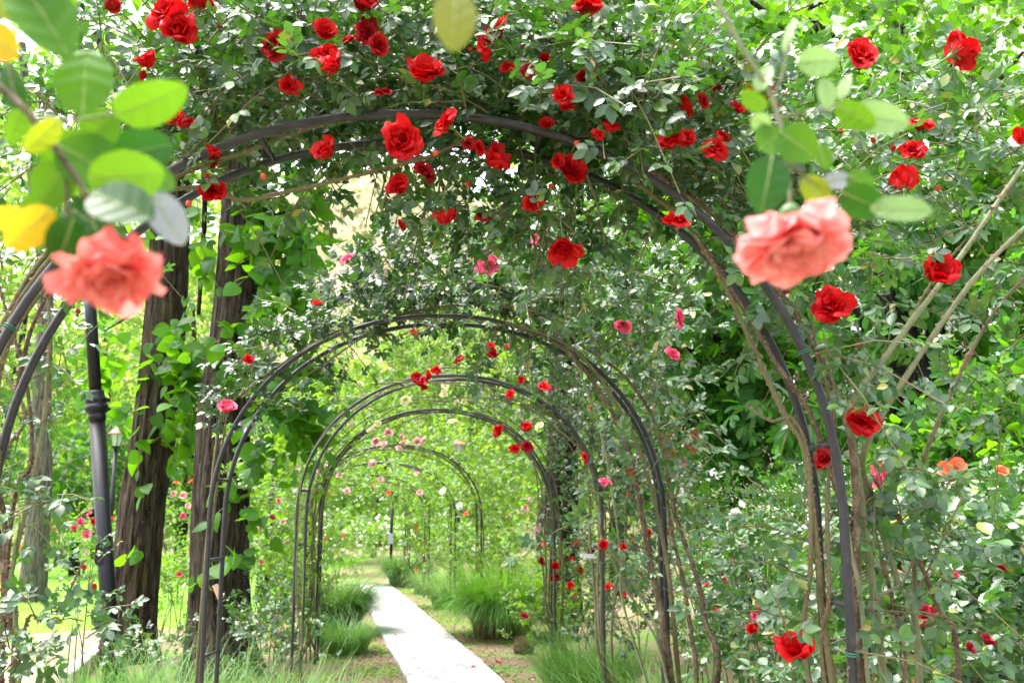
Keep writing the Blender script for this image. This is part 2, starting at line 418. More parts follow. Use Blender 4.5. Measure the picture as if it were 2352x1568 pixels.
def shoots(acc, O, D, L, nodes, tm, size, droop=.25, upn=1.0, spread=.9, hang=0.0, rnd=.45, twig=.002, mi_leaf=0, mi_twig=1, first=.15, face=None):
    """leafy shoots: O origins, D directions, L lengths; leaves in a spiral along each"""
    n = len(O)
    if n == 0: return
    D = nrm(D); L = np.broadcast_to(L, (n,)).astype(float)
    ph = rng.uniform(0, 2 * PI, n)
    ref = np.where(np.abs(D[:, 2:3]) < .9, np.array([[0, 0, 1.0]]), np.array([[1.0, 0, 0]]))
    X = nrm(np.cross(D, ref)); Y = np.cross(D, X)
    def pos(t):
        return O + D * (L * t)[:, None] + np.array([0, 0, -1.0]) * (droop * L * t * t)[:, None]
    T = np.linspace(first, 1, nodes)
    for k, t in enumerate(T):
        a = ph + k * 2.4
        side = X * np.cos(a)[:, None] + Y * np.sin(a)[:, None]
        ax = D * .45 + side * spread + np.array([0, 0, -1.0]) * hang + rng.normal(size=(n, 3)) * .2
        if k == nodes - 1: ax = D + np.array([0, 0, -1.0]) * hang + rng.normal(size=(n, 3)) * .2
        nn = np.array([0, 0, 1.0]) * upn + rng.normal(size=(n, 3)) * rnd
        if face is not None: nn = nn + np.asarray(face, float)
        s = size * rng.uniform(.65, 1.2, n) * (1 - .25 * t if nodes > 2 else 1)
        p = pos(np.full(n, t) + rng.uniform(-.04, .04, n))
        pick = rng.integers(0, len(tm), n)
        for q in range(len(tm)):
            mk = pick == q
            scatter(acc, tm[q], p[mk], ax[mk], nn[mk], s[mk], mi_leaf)
    if twig:
        for t0, t1 in ((0, .5), (.5, 1.0)):
            p0, p1 = pos(np.full(n, t0)), pos(np.full(n, t1))
            ln = np.linalg.norm(p1 - p0, axis=1)
            r = twig * (1.3 - .6 * t0)
            scatter(acc, STEM, p0, p1 - p0, rnd_dirs(n), np.stack([np.full(n, r), ln, np.full(n, r)], 1), mi_twig)

def ell(n, c, r, shell=0.0):
    """points inside an ellipsoid, pushed outwards by shell 0..1"""
    u = rnd_dirs(n); k = rng.uniform(0, 1, n) ** (1 / 3)
    k = shell + (1 - shell) * k
    return np.asarray(c, float) + u * k[:, None] * np.asarray(r, float), u

def thorns(acc, pts, r, per_m, size, mi=0):
    pts = np.asarray(pts, float)
    seg = np.linalg.norm(np.diff(pts, axis=0), axis=1); cum = np.concatenate([[0], np.cumsum(seg)])
    n = max(1, int(cum[-1] * per_m))
    s = rng.uniform(0, cum[-1], n)
    i = np.clip(np.searchsorted(cum, s) - 1, 0, len(seg) - 1)
    u = ((s - cum[i]) / np.maximum(seg[i], 1e-9))[:, None]
    p = pts[i] * (1 - u) + pts[i + 1] * u
    T = nrm(pts[i + 1] - pts[i])
    nn = np.cross(T, rnd_dirs(n)); nn = nrm(nn)
    rr = np.interp(s, cum, np.broadcast_to(r, (len(pts),)))
    scatter(acc, THORN, p + nn * (rr * .85)[:, None], T, nn, size * rng.uniform(.6, 1.2, n), mi)

# ------------------------------------------------------------------ blooms
def petal_patch(L, phi, az, cup, wid, reflex, ruff, ph, r0, nu=5, nv=6):
    u = np.linspace(-1, 1, nu); v = np.linspace(0, 1, nv)
    al = phi * (.35 + .75 * v) + reflex * v ** 3
    dr = np.sin(al) * L / (nv - 1); dz = np.cos(al) * L / (nv - 1)
    r = r0 + np.concatenate([[0], np.cumsum((dr[1:] + dr[:-1]) / 2)]); z = np.concatenate([[0], np.cumsum((dz[1:] + dz[:-1]) / 2)])
    w = wid * L * np.sqrt(np.clip(1 - ((v - .62) / .66) ** 2, .05, 1)) * np.where(v < .3, .55 + 1.5 * v, 1)
    w[-1] *= .72
    out = np.zeros((nv, nu, 3))
    for j in range(nv):
        x = u * w[j]
        tip = -.10 * L * (np.abs(u) ** 2.2) * v[j]                       # rounded top edge
        bend = cup * (u ** 2) * w[j]                                     # cupped towards the axis
        rf = ruff * L * v[j] ** 2 * np.sin(4.2 * u + ph)
        na, nz = math.cos(al[j]), -math.sin(al[j])
        rr = r[j] - bend * na + rf * na + tip * math.sin(al[j])
        zz = z[j] - bend * nz + rf * nz + tip * math.cos(al[j])
        out[j, :, 0] = rr * math.cos(az) - x * math.sin(az)
        out[j, :, 1] = rr * math.sin(az) + x * math.cos(az)
        out[j, :, 2] = zz
    V = out.reshape(-1, 3)
    i, k = np.meshgrid(np.arange(nv - 1), np.arange(nu - 1), indexing='ij')
    q = np.stack([i * nu + k, i * nu + k + 1, (i + 1) * nu + k + 1, (i + 1) * nu + k], -1).reshape(-1, 4)
    return V, q

def bloom_mesh(name, seed, mat, n=26, open_=1.0, nu=5, nv=6, ruff=.07, droopy=0.0, flat=False):
    r = random.Random(seed); acc = Acc()
    for i in range(n):
        t = (i + .5) / n
        L = (.50 + .55 * t ** .8) * r.uniform(.88, 1.1)
        phi = (math.radians(6) + math.radians(80) * t ** 1.15) * open_ * r.uniform(.85, 1.15)
        V, q = petal_patch(L, phi, i * 2.39996 + r.uniform(-.25, .25), (.75 - .45 * t) * r.uniform(.7, 1.2), (.40 + .14 * t) * r.uniform(.9, 1.12),
                           (math.radians(10) + math.radians(55) * t) * r.uniform(.3, 1.3) * open_ + droopy * t, ruff * r.uniform(.6, 1.7), r.uniform(0, 6.3), .02 + .05 * t, nu, nv)
        acc.add(V, [q])
    v = np.concatenate(acc.v); s = np.percentile(np.linalg.norm(v[:, :2], axis=1), 97)
    acc.v = [v / s - np.array([0, 0, .25])]
    ob = acc.build(name, mat)
    me = ob.data; bpy.data.objects.remove(ob)
    me.name = name
    return me

def calyx_mesh(name):
    acc = Acc()
    lathe(acc, [(.02, -.62), (.10, -.52), (.16, -.40), (.15, -.28), (.10, -.22)], (0, 0, 0), sides=8)
    for k in range(5):
        V, q = petal_patch(.55, 1.9, k * 1.2566, -.2, .16, .5, .0, 0, .08, 3, 4)
        acc.add(V + np.array([0, 0, -.28]), [q])
    z = np.linspace(-1.7, -.6, 4)
    tube(acc, np.stack([.10 * (z + .6) ** 2, .0 * z, z], 1), .045, 5)
    ob = acc.build(name, M['sepal']); me = ob.data; bpy.data.objects.remove(ob); return me

def bud_mesh(name, mat, op=.35):
    acc = Acc()
    for i in range(7):
        V, q = petal_patch(1.5, .16 + .05 * i * op, i * 2.4, .9, .38, -.35 + .25 * op * i / 7, .02, i, .16 + .015 * i, 4, 5)
        acc.add(V, [q], 0)
    lathe(acc, [(.06, -.75), (.30, -.55), (.40, -.3), (.30, 0), (.2, .1)], (0, 0, 0), sides=8, mi=1)
    for k in range(5):
        V, q = petal_patch(1.15, .32, k * 1.2566, .5, .2, .35, .0, 0, .27, 3, 4)
        acc.add(V + np.array([0, 0, -.1]), [q], 1)
    z = np.linspace(-3.0, -.7, 4)
    tube(acc, np.stack([.12 * (z + .7) ** 2, 0 * z, z], 1), .09, 5, mi=1)
    ob = acc.build(name, [mat, M['sepal']]); me = ob.data; bpy.data.objects.remove(ob); return me

def hip_mesh(name):
    acc = Acc()
    a = np.linspace(0, PI, 9)
    lathe(acc, [(max(.02, math.sin(x)) * (1.0 if x < PI / 2 else .95), -math.cos(x)) for x in a], (0, 0, 0), sides=12, mi=0)
    for k in range(5):
        V, q = petal_patch(.7, .5, k * 1.2566, .2, .14, .5, 0, 0, .12, 3, 3)
        acc.add(V + np.array([0, 0, .9]), [q], 1)
    z = np.linspace(-3.2, -.9, 4); tube(acc, np.stack([.1 * (z + .9) ** 2, 0 * z, z], 1), .12, 5, mi=1)
    ob = acc.build(name, [M['hip'], M['twig']]); me = ob.data; bpy.data.objects.remove(ob); return me

BL = {}
for key in ('red', 'crimson', 'pink', 'dark_red', 'orange', 'light_pink', 'cream', 'white'):
    hi = key in ('red', 'crimson')
    BL[key] = [bloom_mesh('bloom_' + key, 100 + k * 7 + len(key), M[key], n=(28, 16, 34, 13, 24, 20, 30, 11, 26)[k % 9] if hi else 15 + k, open_=(1.0, .72, 1.15, .6, .95, 1.25, .85, .8, 1.05)[k % 9],
                          nu=7 if hi else 4, nv=8 if hi else 5, ruff=(.08, .12, .06, .14, .1, .15, .07, .16, .11)[k % 9], droopy=(0, .1, .3, 0, .2, .5, 0, .3, .1)[k % 9]) for k in range(9 if hi else 3)]
BL['orange'] = [bloom_mesh('bloom_orange', 5, M['orange'], n=7, open_=1.15, nu=5, nv=6)]
BL['bud'] = [bud_mesh('bud_red', M['red'], .2), bud_mesh('bud_red_half', M['red'], .8)]
BL['pinkbud'] = [bud_mesh('bud_pink', M['pink'], .4)]
BL['hip'] = [hip_mesh('hip')]
CALYX = calyx_mesh('calyx')

def orient(o, face, roll=None):
    q = Vector(face).to_track_quat('Z', 'Y')
    o.rotation_mode = 'QUATERNION'
    from mathutils import Quaternion
    o.rotation_quaternion = q @ Quaternion((0, 0, 1), random.uniform(0, 6.28) if roll is None else roll)

def bloom(parent, px, py, d, rpx, kind='red', face=None, calyx=False, label=None, var=None):
    ms = BL[kind]
    me = ms[random.randrange(len(ms)) if var is None else var]
    nm = {'bud': 'bud', 'pinkbud': 'bud', 'hip': 'rose_hip'}.get(kind, 'bloom')
    o = bpy.data.objects.new(nm, me); COL.objects.link(o)
    o.parent = parent
    o.location = Vector(at(px, py, d)) - parent.location
    s = pxm(rpx, d) * (1.0 if nm == 'bloom' else .8)
    o.scale = (s, s, s * random.uniform(.85, 1.1))
    if face is None:
        if nm == 'bloom':
            face = (random.gauss(0, .7), -.7 + random.gauss(0, .45), .55 + random.gauss(0, .55))
            if kind == 'red' and random.random() < .28: me = random.choice(BL['crimson'])
            o.data = me
        else:
            face = (random.gauss(0, .35), random.gauss(-.1, .3), 1.0)
    orient(o, face)
    if label: o['label'] = label
    if calyx and nm == 'bloom':
        c = bpy.data.objects.new('calyx', CALYX); COL.objects.link(c); c.parent = o
    return o

def cane(parent, pts, r0, r1, mat='cane', name='cane', thorn=0, tsize=.006, n=None, sides=8, knob=True):
    p = spline(pts, n or max(12, 6 * len(pts)))
    m = len(p)
    p = p + np.cumsum(rng.normal(size=(m, 3)) * r0 * .12, 0) * np.linspace(0, 1, m)[:, None] * np.linspace(1, 0, m)[:, None] * 2
    r = np.linspace(r0, r1, m) * (1 + (rng.uniform(-.10, .14, m) if knob else 0))
    acc = Acc(); tube(acc, p, r, sides)
    if thorn: thorns(acc, p, r, thorn, tsize, 1)
    return acc.build(name, [M[mat], M['thorn']], parent), p

# ------------------------------------------------------------------ world, sun, camera
SUN_EL, SUN_AZ = math.radians(70), math.radians(-75)      # high, off to the left
w = bpy.data.worlds.new('World'); scene.world = w; w.use_nodes = True
nt = w.node_tree; bg = nt.nodes['Background']
sk = nt.nodes.new('ShaderNodeTexSky'); sk.sky_type = 'NISHITA'; sk.sun_disc = False
sk.sun_elevation = SUN_EL; sk.sun_rotation = SUN_AZ
sk.air_density = 1.0; sk.dust_density = 6.0; sk.ozone_density = 1.0
hs = nt.nodes.new('ShaderNodeHueSaturation'); hs.inputs['Saturation'].default_value = .35
nt.links.new(sk.outputs[0], hs.inputs['Color']); nt.links.new(hs.outputs[0], bg.inputs['Color'])
bg.inputs['Strength'].default_value = .15
sd = bpy.data.lights.new('sun', 'SUN'); sd.energy = 1.5; sd.angle = math.radians(50); sd.color = (1, .96, .9)
so = bpy.data.objects.new('sun', sd); COL.objects.link(so)
dirv = Vector((math.sin(SUN_AZ) * math.cos(SUN_EL), math.cos(SUN_AZ) * math.cos(SUN_EL), math.sin(SUN_EL)))
so.rotation_euler = (-dirv).to_track_quat('-Z', 'Y').to_euler()
so.location = (0, 0, 30)

cd = bpy.data.cameras.new('camera'); cam = bpy.data.objects.new('camera', cd); COL.objects.link(cam)
cam.location = (0, 0, CAMH); cam.rotation_euler = (PI / 2 + TH, 0, 0)
cd.sensor_width = 36; cd.lens = 36 * FPX / 2352; cd.clip_start = .05; cd.clip_end = 500
cd.dof.use_dof = True; cd.dof.focus_distance = 3.6; cd.dof.aperture_fstop = 5.6
scene.camera = cam
scene.view_settings.view_transform = 'Standard'; scene.view_settings.look = 'None'
scene.view_settings.exposure = 2.55; scene.view_settings.gamma = 1
cy = scene.cycles
cy.max_bounces = 7; cy.diffuse_bounces = 4; cy.glossy_bounces = 2; cy.transmission_bounces = 4
cy.caustics_reflective = False; cy.caustics_refractive = False
cy.use_denoising = True; cy.use_adaptive_sampling = True; cy.adaptive_threshold = .02
cy.sample_clamp_indirect = 6

# ------------------------------------------------------------------ the setting: ground, path, lawn, hill
def sheet(name, poly, z, mat, kind='structure'):
    me = bpy.data.meshes.new(name)
    me.from_pydata([(x, y, z) for x, y in poly], [], [list(range(len(poly)))]); me.update()
    me.materials.append(mat); o = bpy.data.objects.new(name, me); COL.objects.link(o); o['kind'] = kind
    if me.polygons[0].normal.z < 0: me.flip_normals()
    return o

def ground_mat():
    m, nt, out = newmat('soil'); N, L = nt.nodes.new, nt.links.new
    tc = N('ShaderNodeTexCoord')
    a = N('ShaderNodeTexNoise'); a.inputs['Scale'].default_value = 38; a.inputs['Detail'].default_value = 8; a.inputs['Roughness'].default_value = .75
    L(tc.outputs['Object'], a.inputs['Vector'])
    c1 = ramp(nt, [(.30, (.07, .045, .03)), (.45, (.17, .115, .08)), (.6, (.28, .205, .145)), (.75, (.42, .34, .26))], a.outputs['Fac'])
    b = N('ShaderNodeTexNoise'); b.inputs['Scale'].default_value = 1.6; b.inputs['Detail'].default_value = 8; b.inputs['Roughness'].default_value = .7
    L(tc.outputs['Object'], b.inputs['Vector'])
    c2 = ramp(nt, [(.35, (.06, .14, .025)), (.65, (.15, .28, .05))], a.outputs['Fac'])
    mx = N('ShaderNodeMix'); mx.data_type = 'RGBA'
    L(ramp(nt, [(.48, (0, 0, 0)), (.58, (1, 1, 1))], b.outputs['Fac']), mx.inputs[0]); L(c1, mx.inputs[6]); L(c2, mx.inputs[7])
    p = N('ShaderNodeBsdfPrincipled'); p.inputs['Roughness'].default_value = .95; p.inputs['Specular IOR Level'].default_value = .1
    L(mx.outputs[2], p.inputs['Base Color'])
    bp = N('ShaderNodeBump'); bp.inputs['Strength'].default_value = .8; bp.inputs['Distance'].default_value = .03
    L(a.outputs['Fac'], bp.inputs['Height']); L(bp.outputs[0], p.inputs['Normal']); L(p.outputs[0], out.inputs['Surface'])
    return m
sheet('ground', [(-150, -30), (150, -30), (150, 260), (-150, 260)], 0, ground_mat())

lawn_m = solid_mat('lawn', [(.3, (.07, .18, .015)), (.5, (.11, .26, .02)), (.7, (.18, .32, .05))], scale=6, rough=.9, bump=.6, bscale=60, spec=.15)
sheet('lawn', [(-30, 11.2), (-6.5, 10.6), (-4.7, 12.6), (-3.6, 16), (-4.6, 22), (-4.5, 34), (-30, 38)], .004, lawn_m)
dirt_m = solid_mat('sandy_dirt', [(.3, (.16, .12, .085)), (.5, (.24, .19, .14)), (.72, (.32, .26, .20))], scale=9, rough=.95, bump=.5, bscale=50, spec=.1)
sheet('dirt_path', [(-12, 7.2), (-4.6, 7.4), (-3.9, 8.6), (-4.0, 9.8), (-4.45, 11.4), (-5.1, 13.0), (-5.9, 12.5), (-5.6, 11.2), (-6.3, 10.2), (-12, 10.2)], .008, dirt_m)

def smooth_edge(e):
    c = np.polyfit(e[:, 1], e[:, 0], 2)
    return np.stack([np.polyval(c, e[:, 1]), e[:, 1]], 1)
# concrete path: edges measured on the ground, running on towards and past the camera
lf = [on_ground(*p)[:2] for p in ((935, 1568), (898, 1500), (870, 1450), (846, 1400), (833, 1362), (824, 1343))]
rt = [on_ground(*p)[:2] for p in ((1157, 1568), (1074, 1500), (1010, 1440), (952, 1390), (908, 1355), (892, 1343))]
lf, rt = smooth_edge(np.array(lf)), smooth_edge(np.array(rt))
lf = spline(np.vstack([[[1.2, -2], [.2, 3]], lf, [[-3.4, 20.8]]]), 60)
rt = spline(np.vstack([[[2.05, -2], [1.05, 3]], rt, [[-2.75, 20.9]]]), 60)
acc = Acc(); n = 60
lf = lf + rng.normal(size=lf.shape) * .006; rt = rt + rng.normal(size=rt.shape) * .006
top = np.stack([np.concatenate([lf, np.full((n, 1), .03)], 1), np.concatenate([rt, np.full((n, 1), .03)], 1)], 1).reshape(-1, 3)
low = top.copy(); low[:, 2] = -.02
i = np.arange(n - 1)
acc.add(np.concatenate([top, low]), [np.stack([2 * i, 2 * i + 1, 2 * i + 3, 2 * i + 2], 1),
        np.stack([2 * i, 2 * i + 2, 2 * i + 2 + 2 * n, 2 * i + 2 * n], 1), np.stack([2 * i + 3, 2 * i + 1, 2 * i + 1 + 2 * n, 2 * i + 3 + 2 * n], 1)])
path_m = solid_mat('concrete', [(.30, (.20, .195, .20)), (.42, (.34, .335, .34)), (.55, (.40, .395, .405)), (.75, (.47, .465, .475))], scale=3.5, rough=.85, bump=.3, bscale=70, spec=.2, detail=12)
o = acc.build('path', path_m, smooth=False); o['kind'] = 'structure'

# a pale hillside far behind the trees
acc = Acc(); nx, ny = 90, 60
X, Y = np.meshgrid(np.linspace(-75, 45, nx), np.linspace(62, 125, ny))
Z = -1 + 48 * np.clip((Y - 62) / 63, 0, 1) ** .8 * np.exp(-((X + 16) / 42) ** 2) + 1.2 * np.sin(X * .9 + Y * .5) * np.sin(Y * .8) + rng.normal(size=X.shape) * .5
i, j = np.meshgrid(np.arange(ny - 1), np.arange(nx - 1), indexing='ij')
acc.add(np.stack([X, Y, Z], -1).reshape(-1, 3), [np.stack([i * nx + j, i * nx + j + 1, (i + 1) * nx + j + 1, (i + 1) * nx + j], -1).reshape(-1, 4)])
hill_m = solid_mat('hillside', [(.32, (.07, .10, .03)), (.45, (.16, .16, .08)), (.6, (.24, .20, .13)), (.75, (.30, .26, .19))], scale=.55, rough=.95, spec=.05, detail=12)
hill = acc.build('hill', hill_m); hill['kind'] = 'structure'
# scrub on the hillside
acc = Acc(); k = 9000
hx = rng.uniform(-50, 20, k); hy = rng.uniform(64, 112, k)
ix = np.clip(((hx + 75) / 120 * (nx - 1)).astype(int), 0, nx - 1); iy = np.clip(((hy - 62) / 63 * (ny - 1)).astype(int), 0, ny - 1)
P = np.stack([hx, hy, Z[iy, ix] + rng.uniform(-.3, .7, k)], 1)
for t in range(3):
    m_ = rng.integers(0, 3, k) == t
    scatter(acc, CLUMP[t], P[m_], rnd_dirs(m_.sum()), rnd_dirs(m_.sum()) + [0, -.6, .8], rng.uniform(.5, 1.2, m_.sum()))
M['scrub'] = leaf_mat('scrub', [(0, (.07, .11, .025)), (.4, (.15, .16, .06)), (.8, (.26, .22, .13)), (1, (.32, .27, .19))], (.3, .3, .12), rough=.7, tw=.25, spec=.1)
o = acc.build('hillside_scrub', M['scrub']); tag(o, 'pale tan and green scrub covering the far hillside', 'scrub', kind='stuff')

# ------------------------------------------------------------------ grasses
def blades(acc, P, az, L, bend, wd, seg=5, mi=0, tilt0=.1):
    """arching grass blades"""
    n = len(P); t = np.linspace(0, 1, seg + 1)
    dirh = np.stack([np.cos(az), np.sin(az), np.zeros(n)], 1); sd_ = np.stack([-np.sin(az), np.cos(az), np.zeros(n)], 1)
    ang = tilt0 + bend[:, None] * t[None] ** 1.3
    h = np.cumsum(np.sin(ang), 1) / seg * L[:, None]; z = np.cumsum(np.cos(ang), 1) / seg * L[:, None]
    h -= h[:, :1]; z -= z[:, :1]
    c = P[:, None] + dirh[:, None] * h[..., None]; c[..., 2] += z
    wv = np.broadcast_to(np.asarray(wd, float), (n,))[:, None] * np.clip(1.15 - t ** 1.6, .08, 1)[None]
    V = np.stack([c - sd_[:, None] * wv[..., None], c + sd_[:, None] * wv[..., None]], 2).reshape(-1, 3)
    k = 2 * (seg + 1); off = np.arange(n)[:, None] * k
    s = np.arange(seg)
    q = np.stack([2 * s, 2 * s + 1, 2 * s + 3, 2 * s + 2], 1)
    acc.add(V, [(q[None] + off[:, :, None]).reshape(-1, 4)], mi)

M['grass_bright'] = leaf_mat('grass_bright', [(0, (.035, .13, .012)), (.6, (.07, .21, .018)), (1, (.14, .30, .04))], (.24, .54, .03), rough=.45, tw=.38, spec=.25)
def clump(label, c, h, rad, n, mat='grass', wd=.0035, bend=(1.0, 2.4), dead=0, base=.3, group=None, seeds=0, sweep=None, lr=(.75, 1.5)):
    t = thing('grass_clump', label, 'grass clump', (c[0], c[1], 0), group)
    acc = Acc(); a = rng.uniform(0, 2 * PI, n); r = rad * base * np.sqrt(rng.uniform(0, 1, n))
    P = np.stack([c[0] + r * np.cos(a), c[1] + r * np.sin(a), np.zeros(n)], 1)
    az = a + rng.normal(size=n) * .5
    if sweep is not None: az = np.where(rng.uniform(size=n) < .45, sweep + rng.normal(size=n) * .6, az)
    blades(acc, P, az, h * rng.uniform(*lr, n), rng.uniform(*bend, n), wd * rng.uniform(.6, 1.3, n), 6)
    acc.build('blades', M[mat], t)
    if dead:
        acc = Acc(); a = rng.uniform(0, 2 * PI, dead); r = rad * base * (1 + .25 * rng.uniform(0, 1, dead))
        P = np.stack([c[0] + r * np.cos(a), c[1] + r * np.sin(a), np.zeros(dead)], 1)
        blades(acc, P, a + rng.normal(size=dead) * .6, h * rng.uniform(.25, .55, dead), rng.uniform(.1, 1.6, dead), wd * 1.2, 4)
        acc.build('dead_stalks', M['dry_grass'], t)
    if seeds:
        acc = Acc(); a = rng.uniform(0, 2 * PI, seeds)
        P = np.stack([c[0] + .5 * rad * base * np.cos(a), c[1] + .5 * rad * base * np.sin(a), np.zeros(seeds)], 1)
        blades(acc, P, a, h * rng.uniform(1.1, 1.5, seeds), rng.uniform(.5, 1.2, seeds), wd * 1.6, 6)
        acc.build('seed_heads', M['grass_pale'], t)
    return t

g = on_ground(1152, 1462)
clump('big round clump of ornamental grass right of the path, brown at its base', g, 1.12, .62, 3800, 'grass_bright', wd=.0038, dead=700, base=.42, seeds=16, lr=(.7, 1.12), bend=(.7, 2.7))
g = on_ground(765, 1452)
clump('tall dark green grass clump beside the left post behind the path edge', g, .95, .7, 2600, wd=.004, base=.45, sweep=0.0, lr=(.7, 1.15))
g = on_ground(790, 1500)
clump('pale silvery grass clump spilling toward the path under the left posts', g, .5, .5, 900, 'grass', wd=.003, base=.5, lr=(.7, 1.2))
g = on_ground(935, 1345)
clump('bright green grass clump at the bend of the path', g, .9, .7, 1500, wd=.006, base=.5, lr=(.7, 1.1))
g = on_ground(1030, 1395)
clump('thin wispy pale grass tuft between the two green clumps on the right', g, .62, .5, 700, 'grass_pale', wd=.005, base=.5)
g = on_ground(988, 1362)
clump('low grey-green grass tuft in front of the clump at the bend', g, .5, .5, 600, 'grass_pale', wd=.006, base=.6)
# grasses low in the frame, nearer than the path shows
def front_clump(label, px, py_top, d, n, rad=.5, mat='grass', h=None, wd=.0024):
    b = at(px, py_top, d); hh = h or b[2] * .95
    return clump(label, (b[0], d), hh, rad, n, mat, wd=wd, base=.7, bend=(.6, 2.0), seeds=6)
front_clump('long fine grass growing round the foot of the near lamp post', 255, 1492, 7.0, 700, .7)
front_clump('long grass tuft in front of the mossy tree trunk', 390, 1488, 6.4, 700, .6)
front_clump('grass tuft in front of the second arch, at its left post', 520, 1515, 6.2, 500, .6)
front_clump('grass tuft between the second and third arches on the left', 660, 1520, 6.6, 500, .6, 'grass_pale')
front_clump('grass tuft at the frame bottom just left of the path soil', 770, 1540, 7.0, 300, .5, 'grass_pale')
front_clump('feathery green grass clump at the foot of the third arch right post', 1350, 1445, 8.2, 1500, .5, wd=.0022)
front_clump('grass tuft at the foot of the second arch right post', 1500, 1515, 5.8, 500, .6)
front_clump('grass tuft between the second arch right post and the rose bed', 1640, 1528, 5.4, 450, .55, 'grass_pale')
front_clump('grass tuft along the front of the rose bed near the red bloom', 1760, 1535, 4.8, 350, .5)

# lawn grass and weeds nobody could count
acc = Acc(); n = 26000
x = rng.uniform(-13, -3.2, n); y = rng.uniform(10.2, 30, n)
keep = (x < -3.6 - .1 * np.abs(y - 16))
P = np.stack([x, y, np.zeros(n)], 1)[keep]; n = len(P)
blades(acc, P, rng.uniform(0, 6.3, n), rng.uniform(.04, .10, n), rng.uniform(.4, 1.6, n), .007, 2)
tag(acc.build('lawn_grass', M['turf']), 'short bright green grass of the sunny lawn', 'grass', kind='stuff')
acc = Acc(); n = 20000
y = rng.uniform(4.5, 24, n); cx_ = np.interp(y, lf[:, 1], (lf[:, 0] + rt[:, 0]) / 2); off = rng.exponential(.9, n) + .46
sgn = np.where(rng.uniform(size=n) < .5, -1, 1); x = cx_ + sgn * off
pt = np.sin(x * 3.1 + 1) * np.sin(y * 1.7) + .6 * np.sin(x * 7 + y * 5) + rng.normal(size=n) * .35
P = np.stack([x, y, np.full(n, .002)], 1)[pt > .15]; n = len(P)
sz = rng.uniform(.02, .06, n)
for t in range(3):
    mk = rng.integers(0, 3, n) == t
    scatter(acc, SIMPLE[t], P[mk], rnd_dirs(mk.sum()) * [1, 1, .3] + [0, 0, .45], rnd_dirs(mk.sum()) * .4 + [0, 0, 1], sz[mk])
tag(acc.build('ground_cover', M['bright_leaf']), 'low green weeds growing in the soil beside the path', 'ground cover', kind='stuff')
acc = Acc(); n = 9000
y = rng.uniform(5, 17, n); cx_ = np.interp(y, lf[:, 1], (lf[:, 0] + rt[:, 0]) / 2); x = cx_ + np.where(rng.uniform(size=n) < .5, -1, 1) * (.43 + rng.exponential(.6, n))
P = np.stack([x, y, np.full(n, .012)], 1)
scatter(acc, CLUMP[0], P, rnd_dirs(n) * [1, 1, .25], rnd_dirs(n) * .4 + [0, 0, 1], rng.uniform(.012, .045, n))
n = 700; y = 8 + 4.5 * rng.uniform(0, 1, n) ** 2; cx_ = np.interp(y, lf[:, 1], (lf[:, 0] + rt[:, 0]) / 2); x = cx_ + rng.uniform(-.42, .42, n)
P = np.stack([x, y, np.full(n, .036)], 1)
scatter(acc, CLUMP[2], P, rnd_dirs(n) * [1, 1, .1], rnd_dirs(n) * .2 + [0, 0, 1], np.stack([rng.uniform(.01, .03, n), rng.uniform(.015, .06, n), np.full(n, .02)], 1))
M['litter'] = leaf_mat('litter', [(0, (.07, .045, .03)), (.5, (.20, .13, .08)), (.85, (.28, .2, .12)), (1, (.42, .33, .22))], (.3, .2, .1), rough=.8, tw=.1, spec=.15)
tag(acc.build('leaf_litter', M['litter']), 'brown bark chips and dry leaf bits on the soil and path', 'litter', kind='stuff')

# kerb stone and torn-out root clump
acc = Acc(); a, b = on_ground(228, 1508), on_ground(150, 1580)
c = (a + b) / 2; box(acc, c + [0, 0, .06], (.13, np.linalg.norm(b - a), .16), math.atan2(-(b - a)[0], (b - a)[1]))
stone = solid_mat('stone', [(.3, (.36, .33, .29)), (.7, (.56, .53, .48))], scale=7, rough=.9, bump=.5)
k = acc.build('kerb_stone', stone, smooth=False, origin=(c[0], c[1], 0)); tag(k, 'pale stone kerb slab lying in the grass by the lamp post foot', 'kerb stone')
md = k.modifiers.new('bevel', 'BEVEL'); md.width = .02; md.segments = 2
g = on_ground(1203, 1500)
t = thing('root_clump', 'torn-out brown root clump lying on the soil right of the path', 'root clump', g)
acc = Acc(); n = 900; P, u = ell(n, g + [0, 0, .06], (.11, .10, .07), .5); P[:, 2] = np.abs(P[:, 2])
blades(acc, P, rng.uniform(0, 6.3, n), rng.uniform(.03, .09, n), rng.uniform(-.5, 2.5, n), .004, 3)
acc.build('roots', M['dry_grass'], t)
acc = Acc(); P, u = ell(500, (0, 0, 0), (1, 1, 1), 1)
lathe(acc, [(.02, 0), (.10, .01), (.115, .05), (.08, .10), (.02, .115)], g, sides=14)
acc.build('soil_ball', solid_mat('root_soil', [(.3, (.04, .025, .015)), (.7, (.10, .06, .04))], scale=20, rough=.95, bump=.8), t)
# fallen red petals on the soil by the path
for px, py in ((1148, 1528), (912, 1470), (1085, 1538)):
    V, q = petal_patch(.05, 1.2, random.uniform(0, 6), .3, .5, .3, .1, 1, 0, 4, 4)
    acc = Acc(); g = on_ground(px, py); acc.add(V, [q])
    p = acc.build('fallen_petal', M['red']); p.location = g + np.array([0, 0, .04 if px in (912,) else .015])
    tag(p, {1148: 'fallen red petal on the bark chips right of the path', 912: 'fallen red petal near the left edge of the path', 1085: 'fallen red petal near the bottom of the concrete path'}[px], 'petal')
